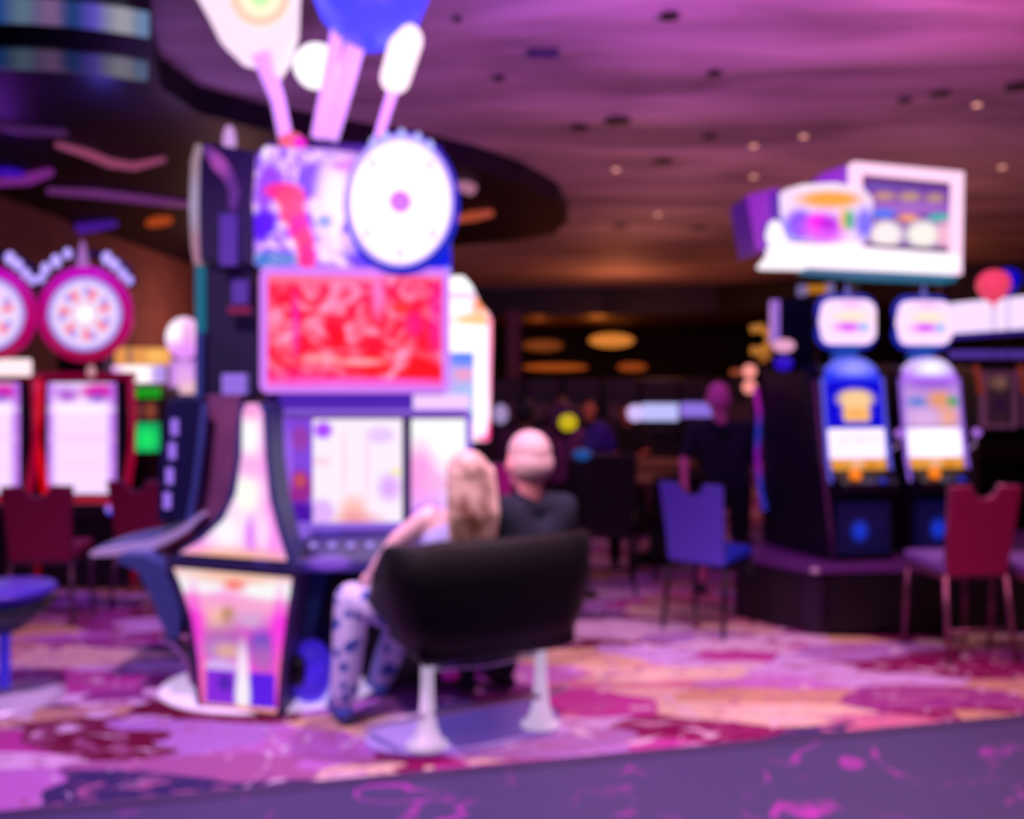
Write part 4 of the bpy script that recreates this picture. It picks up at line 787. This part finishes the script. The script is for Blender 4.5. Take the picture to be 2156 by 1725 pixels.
# column of coloured light on its left
obj('edge_light', tube(B(), [P(1590, 815, 7.05), P(1598, 870, 7.05), P(1594, 960, 7.05), P(1602, 1030, 7.05), P(1612, 1075, 7.0)], .02, 8), art('magenta_blue_edge', '#2830b0', [(.5, .95, 1, .2, '#a010a0', 'e', 1, .4), (.5, .4, 1, .12, '#8010a0', 'e', 1, .5)], .9), eu, True, label='magenta and blue light edge')
# small dark top screen on it
t2 = thing('slot_topper', P(1665, 780, 6.9) + V((0, 0, .0)), 'small dark topper with lilac edge and peach lamp left of the logo signs', 'topper')
obj('screen', pbox(B(), 1636, 1712, 628, 780, 6.75, .15), mat('navy_topper', '#04061c', .9, spec=.05), t2)
obj('edge_light', pbox(B(), 1628, 1642, 632, 722, 6.74, .1), glow('lilac_topper_edge', '#8868d8', .85), t2, label='lilac light edge')
obj('lamp', ell(B(), P(1650, 728, 6.68), (.085, .05, .05), 16), glow('peach_lamp', '#e8a0c8', 1.0), t2, True, label='peach lamp')
obj('blue_lamp', ell(B(), P(1650, 765, 6.68), (.07, .05, .055), 16), glow('deep_blue_lamp', '#2808c8', .9), t2, True, label='deep blue lamp')
obj('post', pbox(B(), 1655, 1700, 778, 800, 6.8, .1), BLACK, t2)
ft = thing('exit_style_lamp', P(1720, 620, 8.6), 'small amber strip lamp with lilac ends seen above the nearest round logo sign', 'lamp')
ft.name = 'strip_lamp'; ft.location.z = 0
obj('strip', pbox(B(), 1700, 1742, 600, 616, 8.6, .08), glow('amber_strip', '#c07818', .85), ft, bevel=.01)
obj('end_cap', pbox(B(), 1684, 1699, 600, 622, 8.6, .08), glow('lilac_end', '#8878b8', .7), ft); obj('end_cap', pbox(B(), 1743, 1757, 596, 618, 8.6, .08), glow('lilac_end', '#8878b8', .7), ft)
obj('pole', lathe(B(), [(.14, 0), (.13, .02), (.02, .04), (.02, 2.55)], (P(1720, 0, 8.7).x, 8.7, 0), 12), BLACK, ft, True)
# big double topper sign
Ys = 6.55
sg = thing('topper_sign', P(1830, 570, Ys), 'large white glowing topper sign with framed screen above the right machines', 'sign')
obj('side_wing', ppoly(B(), [(1572, 412), (1640, 395), (1648, 515), (1592, 528)], Ys + .12, .5), mat('purple_wing', '#4a1080', .4, em='#5a10a0', es=.3), sg, label='purple side wing')
obj('side_wing', ppoly(B(), [(1732, 365), (1800, 342), (1800, 400), (1700, 400)], Ys + .12, .3), mat('violet_wing', '#50208a', .4, em='#6828b0', es=.35), sg, label='small violet wing behind the frame')
bm = ppoly(B(), [(1610, 556), (1622, 542), (1634, 525), (1622, 490), (1632, 460), (1646, 470), (1660, 508), (1700, 512), (1800, 515), (1830, 520), (2020, 534), (2026, 560), (2012, 576), (1850, 568), (1740, 562), (1620, 560)], Ys - .02, .25)
obj('lit_ledge', bm, glow('white_ledge', '#fff4ff', 1.15), sg, bevel=.015, label='bright white ledge')
bm = B()
o_ = [(1798, 340), (2030, 362), (2026, 578), (1798, 560)]; i_ = [(1816, 364), (2008, 382), (2004, 538), (1816, 524)]
vo = [[bm.verts.new(P(x, y, Ys) + V((0, k, 0))) for x, y in s] for s in (o_, i_) for k in (0, .15)]
for k in range(4):
    j = (k+1) % 4; bm.faces.new((vo[0][k], vo[0][j], vo[2][j], vo[2][k])); bm.faces.new((vo[1][k], vo[3][k], vo[3][j], vo[1][j])); bm.faces.new((vo[0][k], vo[1][k], vo[1][j], vo[0][j])); bm.faces.new((vo[2][k], vo[2][j], vo[3][j], vo[3][k]))
obj('lit_frame', bm, glow('pale_pink_frame', '#ffd0f0', 1.15), sg, label='pale pink glowing frame')
obj('screen_surround', ppoly(B(), i_, Ys + .05, .1), mat('dark_plum', '#3a2850', .5), sg)
obj('screen', ppoly(B(), [(1824, 382), (2000, 396), (1998, 522), (1824, 510)], Ys + .02, .04), art('prize_screen', '#7038a8', [(.5, .97, .5, .08, '#5850b0', 'r'), (.22, .78, .13, .07, '#c89880', 'e', .9, .4), (.52, .77, .13, .07, '#c8a078', 'e', .9, .4), (.82, .75, .11, .07, '#c09878', 'e', .9, .4), (.5, .6, .6, .09, '#b878d8', 'e', .7, .5), (.2, .52, .15, .07, '#3878f8', 'e', 1, .3), (.5, .45, .12, .06, '#f8a070', 'e', 1, .4), (.88, .46, .14, .06, '#08b8b0', 'e', 1, .3), (.24, .2, .19, .2, '#fff4f4', 'e', 1, .3), (.68, .2, .2, .2, '#fff8f0', 'e', 1, .3), (.94, .2, .1, .2, '#ffc0d8', 'e', .9, .4)], 1.0), sg, label='screen with coloured prize boxes')
obj('logo_panel', ppoly(B(), [(1650, 400), (1690, 388), (1760, 384), (1820, 396), (1840, 420), (1838, 480), (1824, 512), (1760, 508), (1668, 500), (1652, 450)], Ys - .08, .12), art('rainbow_logo', '#f8e0ff', [(.5, .98, .6, .1, '#fff0ff', 'e', 1, .4), (.5, .72, .34, .14, '#f8a810', 'e', 1, .35), (.62, .72, .15, .07, '#f0a810', 'e', 1, .5), (.18, .3, .17, .26, '#6050f8', 'e', 1, .3), (.45, .22, .22, .28, '#d858f8', 'e', 1, .4), (.38, .36, .11, .13, '#f818f0', 'e', 1, .4), (.5, .32, .1, .12, '#a000e0', 'e', .9, .5), (.66, .4, .04, .18, '#f8c060', 'e', 1, .4), (.73, .38, .055, .17, '#00b878', 'e', 1, .3), (.9, .32, .11, .26, '#7070f8', 'e', 1, .4)], 1.0), sg, bevel=.015, label='rainbow-coloured rounded logo panel')
obj('base_glow_strip', ppoly(B(), [(1700, 564), (2018, 580), (2012, 592), (1850, 586), (1700, 572)], Ys + .05, .2), glow('teal_under_strip', '#0878a0', .7), sg, label='teal strip under the ledge')
for x in (1800, 1990): obj('post', pbox(B(), x - 8, x + 8, 572, 800, Ys + .62, .06), BLACK, sg)

# gold crescent sign and pink lamps left of the end cabinet
gs = thing('neon_sign', (P(1610, 0, 8.2).x, 8.25, 0), 'gold hook-shaped neon sign on a thin post left of the right machines', 'sign')
obj('neon_tube', tube(B(), [P(1582, 694, 8.2), P(1602, 690, 8.2), P(1618, 704, 8.2), P(1618, 726, 8.2), P(1602, 740, 8.2), P(1582, 738, 8.2)], .040, 10), glow('gold_neon', '#c07828', .85), gs, True, label='bright gold hook')
obj('neon_tube', tube(B(), [P(1600, 758, 8.2), P(1622, 746, 8.2), P(1636, 722, 8.2)], .036, 10), glow('gold_neon_dim', '#a05c20', .8), gs, True, label='dimmer gold arc')
obj('post', lathe(B(), [(.15, 0), (.14, .02), (.02, .04), (.02, 2.0)], (P(1612, 0, 8.3).x, 8.33, 0), 14), BLACK, gs, True)
obj('crossbar', tube(B(), [P(1612, 735, 8.32), P(1618, 722, 8.24)], .012, 8), BLACK, gs)
ql = P(1578, 815, 7.95); l = thing('globe_lamp', (ql.x, ql.y, 0), 'black pole lamp with two round pink globes left of the end cabinet', 'lamp')
obj('pole', lathe(B(), [(.13, 0), (.12, .02), (.015, .04), (.015, 1.72)], (ql.x, ql.y, 0), 14), BLACK, l, True)
for y in (782, 815): obj('globe', ell(B(), P(1578, y, 7.95), (.06, .06, .062), 16), glow('peach_globe', '#ff9890', 1.05), l, True)
obj('globe', ell(B(), P(1550, 784, 7.95), (.06, .045, .028), 12), glow('dim_amber', '#a85028', .7), l, True, label='dim amber side shade')

# far right: lit sign, balloons, more machines
Yf = 9.0
fs = thing('lit_banner', P(2080, 690, Yf), 'long pale lit banner sign behind the right machines', 'sign')
obj('panel', ppoly(B(), [(1985, 640), (2210, 618), (2210, 690), (1985, 705)], Yf, .2), glow('pale_banner', '#f4d8ff', 1.1), fs, bevel=.02)
obj('edge', ppoly(B(), [(1985, 704), (2210, 689), (2210, 700), (1985, 716)], Yf - .02, .24), mat('violet_banner_edge', '#4838a8', .4, em='#3828a0', es=.5), fs)
rb = thing('light_rail', P(2080, 750, Yf), 'thin violet light rail under the pale banner', 'light')
obj('rail', pbox(B(), 2000, 2230, 738, 754, Yf, .12), glow('violet_rail', '#5838a8', .75), rb)
def balloon(px, py, Y, r, colr, es, label):
    t = thing('balloon', P(px, py + r*1.3*F/Y, Y), label, 'balloon'); c = P(px, py, Y)
    obj('envelope', lathe(B(), [(.001, -1.12*r), (.25*r, -1.02*r), (.65*r, -.7*r), (.92*r, -.25*r), (r, .15*r), (.9*r, .6*r), (.6*r, .9*r), (.25*r, 1.04*r), (.001, 1.06*r)], c, 28), mat('balloon_' + colr[1:], colr, .25, em=colr, es=es), t, True)
    obj('string', tube(B(), [c - V((0, 0, 1.14*r)), V((c.x + .02, c.y, 0.01))], .004, 6), BLKF, t, True)
    obj('knot', lathe(B(), [(.01, 0), (.02, -.03)], c - V((0, 0, 1.12*r)), 10), mat('balloon_' + colr[1:], colr), t)
balloon(2092, 603, 8.05, .14, '#f0486c', .75, 'red-pink balloon in front of the pale banner')
balloon(2122, 592, 8.3, .11, '#0808c0', .8, 'deep blue balloon behind the red-pink one')
for i, (px, lab) in enumerate([(2106, 'dim far machine with mauve framed screen right of the violet machine'), (2200, 'far machine with pink screen at the right edge of the photo')]):
    m_ = thing('slot_machine', (P(px, 0, 8.6).x, 8.9, 0), lab, 'slot machine')
    obj('cabinet', pbox(B(), px - 44, px + 44, 772, 1178, 8.65, .5), BLACK, m_, bevel=.02)
    obj('screen', pbox(B(), px - 30, px + 30, 790, 895, 8.6, .05), art('dim_mauve_screen' if i == 0 else 'pink_far_screen', '#3a1c30' if i == 0 else '#d890f0', [(.45, .85, .3, .12, '#a07060', 'e', .7, .6), (.5, .4, .2, .1, '#281038')] if i == 0 else [(.5, .4, .3, .4, '#f0b0ff')], .7 if i == 0 else .95), m_)
    ring_frame(px - 38, px + 38, 782, 902, 9, 8.58, .05, 0, glow('mauve_frame_glow', '#703860', .6), 'screen_frame', m_, 8)
    obj('deck', pbox(B(), px - 46, px + 46, 935, 965, 8.5, .15), mat('deck_brown', '#281420', .4), m_, bevel=.01)
    obj('side_light', tube(B(), [P(px - 52, 770, 8.6), P(px - 44, 800, 8.6), P(px - 40, 830, 8.6)], .03, 8), glow('rust_arc', '#8a3020', .7), m_, True)

# ================================================================ standing person
Yp = 7.25
Js = dict(head=P(1512, 842, Yp), neck=P(1518, 888, Yp), chest=P(1522, 960, Yp), pelvis=P(1532, 1022, Yp),
          sh=[P(1462, 902, Yp), P(1580, 904, Yp)], el=[P(1440, 968, Yp - .02), P(1592, 985, Yp)], wr=[P(1441, 1010, Yp - .22), P(1600, 1040, Yp - .1)],
          hip=[P(1508, 1030, Yp), P(1558, 1030, Yp)], kn=[P(1496, 1128, Yp), P(1556, 1130, Yp + .05)], an=[P(1476, 1235, Yp), P(1560, 1235, Yp + .08)])
Js['an'][0].z = Js['an'][1].z = .075
person('standing person in dark shirt and dark shorts with a hand on the blue-violet chair', Js, skin='#e080a8', shirt='#12162e', legs='#0e1224', shoe='#302840', hair='#d868b0', bald=True, fd=(.05, 1, 0), sleeve=.75, shorts=True, hs=1.12)  # purple light on the head put into skin and hair colours

# ================================================================ background gaming tables and people
def table(px, Y, label, rad=.62, topc='#6a4028'):
    x = P(px, 0, Y).x; t = thing('gaming_table', (x, Y, 0), label, 'table')
    obj('table_top', lathe(B(), [(rad*.96, .74), (rad, .76), (rad, .79), (rad*.95, .80)], (x, Y, 0), 32), mat('table_felt_' + topc[1:], topc, .8, bump=.2), t)
    obj('pedestal', lathe(B(), [(.26, 0), (.24, .04), (.09, .10), (.08, .68), (.2, .74)], (x, Y, 0), 24), BLACK, t, True)
    return t
table(1350, 10.2, 'round brown gaming table farther back, behind the dark hooded figure')
table(1385, 8.6, 'round brown gaming table nearer, left of the blue-violet chair', .5)
def seated(px, pyh, Y, label, skin, shirt, hair, fd=(0, 1, 0), hairlen=0, hs=1.1, legs='#120c14'):
    h = P(px, pyh, Y); f = Vector(fd).normalized(); r_ = f.cross(V((0, 0, 1))); z = h.z
    D = lambda a_, b2, c_: h + r_*a_ + f*b2 + V((0, 0, c_))
    seat = z - .78
    J = dict(head=h, neck=D(0, -.02, -.14), chest=D(0, -.02, -.4), pelvis=D(0, -.04, -.70), sh=[D(-.19, -.02, -.21), D(.19, -.02, -.21)], el=[D(-.25, .08, -.45), D(.25, .08, -.45)], wr=[D(-.12, .28, -.5), D(.12, .28, -.5)],
             hip=[D(-.1, 0, -.72), D(.1, 0, -.72)], kn=[D(-.14, .40, -.72), D(.14, .40, -.72)], an=[D(-.14, .42, 0), D(.14, .42, 0)])
    for k in (0, 1): J['an'][k].z = .1; J['kn'][k].z = max(.48, seat + .02)
    return person(label, J, skin=skin, shirt=shirt, legs=legs, hair=hair, hairlen=hairlen, fd=fd, hs=hs, sleeve=.9, vox=.02)
seated(1105, 872, 8.3, 'seated person with black hair just behind the white-haired head', '#8a5040', '#5a3050', '#0a0608', (.2, 1, 0))
seated(1182, 872, 8.9, 'seated person in mauve pink top right behind the white-haired head', '#a06070', '#8a4a74', '#5a3048', (0, 1, 0), .2)
def stool(x, Y, label):
    t = thing('bar_stool', (x, Y, 0), label, 'stool')
    obj('seat', lathe(B(), [(.03, .50), (.19, .51), (.2, .55), (.17, .58)], (x, Y, 0), 24), VN, t, True)
    obj('post', lathe(B(), [(.2, 0), (.19, .02), (.03, .05), (.025, .5)], (x, Y, 0), 20), BLKF, t, True)
seated(1262, 925, 7.75, 'seated figure with violet hair and black top in a dark high-backed chair', '#201028', '#0c0810', '#2c0870', (.1, 1, 0), .12, 1.2)
seated(1240, 862, 11.9, 'far seated person facing the camera beyond the tables, peach lit face', '#f0a070', '#1a1018', '#2a1410', (0, -1, 0))
seated(1322, 872, 11.3, 'far seated person facing the camera, beside a white lamp', '#d07850', '#181014', '#20100c', (-.1, -1, 0))
seated(1180, 850, 13.2, 'farthest seated person facing the camera, dim brown face', '#a06040', '#201418', '#1a0c08', (.1, -1, 0))
# dark chair holding the hooded figure
chair((P(1270, 0, 7.5).x, 7.45, 0), R(-4), 'black high-backed chair behind which the violet-haired figure sits', mat('black_fabric', '#0b070e', .8), BLKF, VN, None, .5, 1.12, .52, False)
chair((P(1400, 0, 8.2).x, 8.0, 0), R(12), 'black chair left of the blue-violet chair, at the nearer gaming table', mat('black_fabric', '#0b070e', .8), BLKF, VN, None, .46, .9, .5, False)
# lamps and coloured things on the tables
def globe(px, py, Y, r, c, s, label, cat='lamp', sq=1):
    q = P(px, py, Y); t = thing('floor_lamp', (q.x, q.y, 0), label, cat)
    obj('lamp_shade', ell(B(), q, (r, r*.8, r*sq), 18), glow('lamp_' + c[1:], c, s), t, True); obj('lamp_stem', lathe(B(), [(.14, 0), (.13, .015), (.012, .03), (.012, q.z - r*sq*.8)], (q.x, q.y, 0), 14), BLKF, t)
globe(1196, 890, 8.2, .085, '#c8b008', 1.0, 'dull yellow round lamp right of the mauve seated person', sq=.9)
globe(1226, 958, 7.2, .08, '#1050a0', .8, 'small blue lamp low beside the violet-haired figure', sq=.6)
globe(1338, 870, 10.6, .10, '#d8c0ff', 1.0, 'white-lilac lamp beside the far facing person')
globe(1054, 872, 10.6, .09, '#a890c8', .9, 'dim lilac lamp at the far left of the background row', sq=1.3)
# bank of far machines
for i in range(7):
    px = 1062 + i * 82; Y = 15.0
    lit = i in (4, 5)
    lab = ['leftmost', 'second from left', 'third from left', 'middle', 'third from right', 'second from right', 'rightmost'][i]
    m_ = thing('slot_machine', (P(px, 0, Y).x, Y + .3, 0), '%s of seven black far machines, %s' % (lab, 'lit violet-white screen' if lit else 'dark'), 'slot machine', None)
    obj('cabinet', pbox(B(), px - 39, px + 39, 797, 1017, Y, .6), mat('black_far_cabinet', '#0a060c', .5), m_, bevel=.03)
    obj('screen', pbox(B(), px - (38 if lit else 26), px + (38 if lit else 26), 850 - (i == 5)*2, 886 - (i == 5)*8, Y - .03, .05), glow('far_screen_lit' if i == 4 else 'far_screen_violet' if i == 5 else 'far_screen_dim', '#c0c0ff' if i == 4 else '#9070e0' if i == 5 else '#301018', 1.0 if lit else .6), m_)
    obj('deck', prism(B(), [P(px - 38, 900, Y), P(px - 38, 905, Y - .2), P(px - 38, 915, Y - .2), P(px - 38, 915, Y)], (76/F*Y, 0, 0)), BLACK, m_)
# glowing ellipsoids shaped as soft amber light pools far behind
for (x0_, x1_, y0_, y1_, c_, s_, lab) in [(1100, 1238, 766, 781, '#b85018', .75, 'long amber light pool shape low on the far wall, left'), (1300, 1362, 764, 782, '#a84818', .75, 'short amber light pool shape low on the far wall, right'), (1100, 1185, 716, 740, '#8a4018', .7, 'amber light pool shape beside the far mauve column'), (1240, 1335, 702, 732, '#e88838', .85, 'brightest amber light pool shape in the middle of the far wall')]:
    Y = 30.0
    t = thing('cove_pool_light', P((x0_+x1_)/2, y1_, Y), lab, 'light')
    obj('light_pool', ell(B(), P((x0_+x1_)/2, (y0_+y1_)/2, Y), ((x1_-x0_)/2/F*Y, .12, (y1_-y0_)/2/F*Y), 20), glow('amber_' + c_[1:], c_, s_), t, True)
    obj('housing', pbox(B(), x0_ + 4, x1_ - 4, y0_ - 2, y0_ + 2, Y + .05, .15), DW, t)  # dark strip added along the top of each light pool
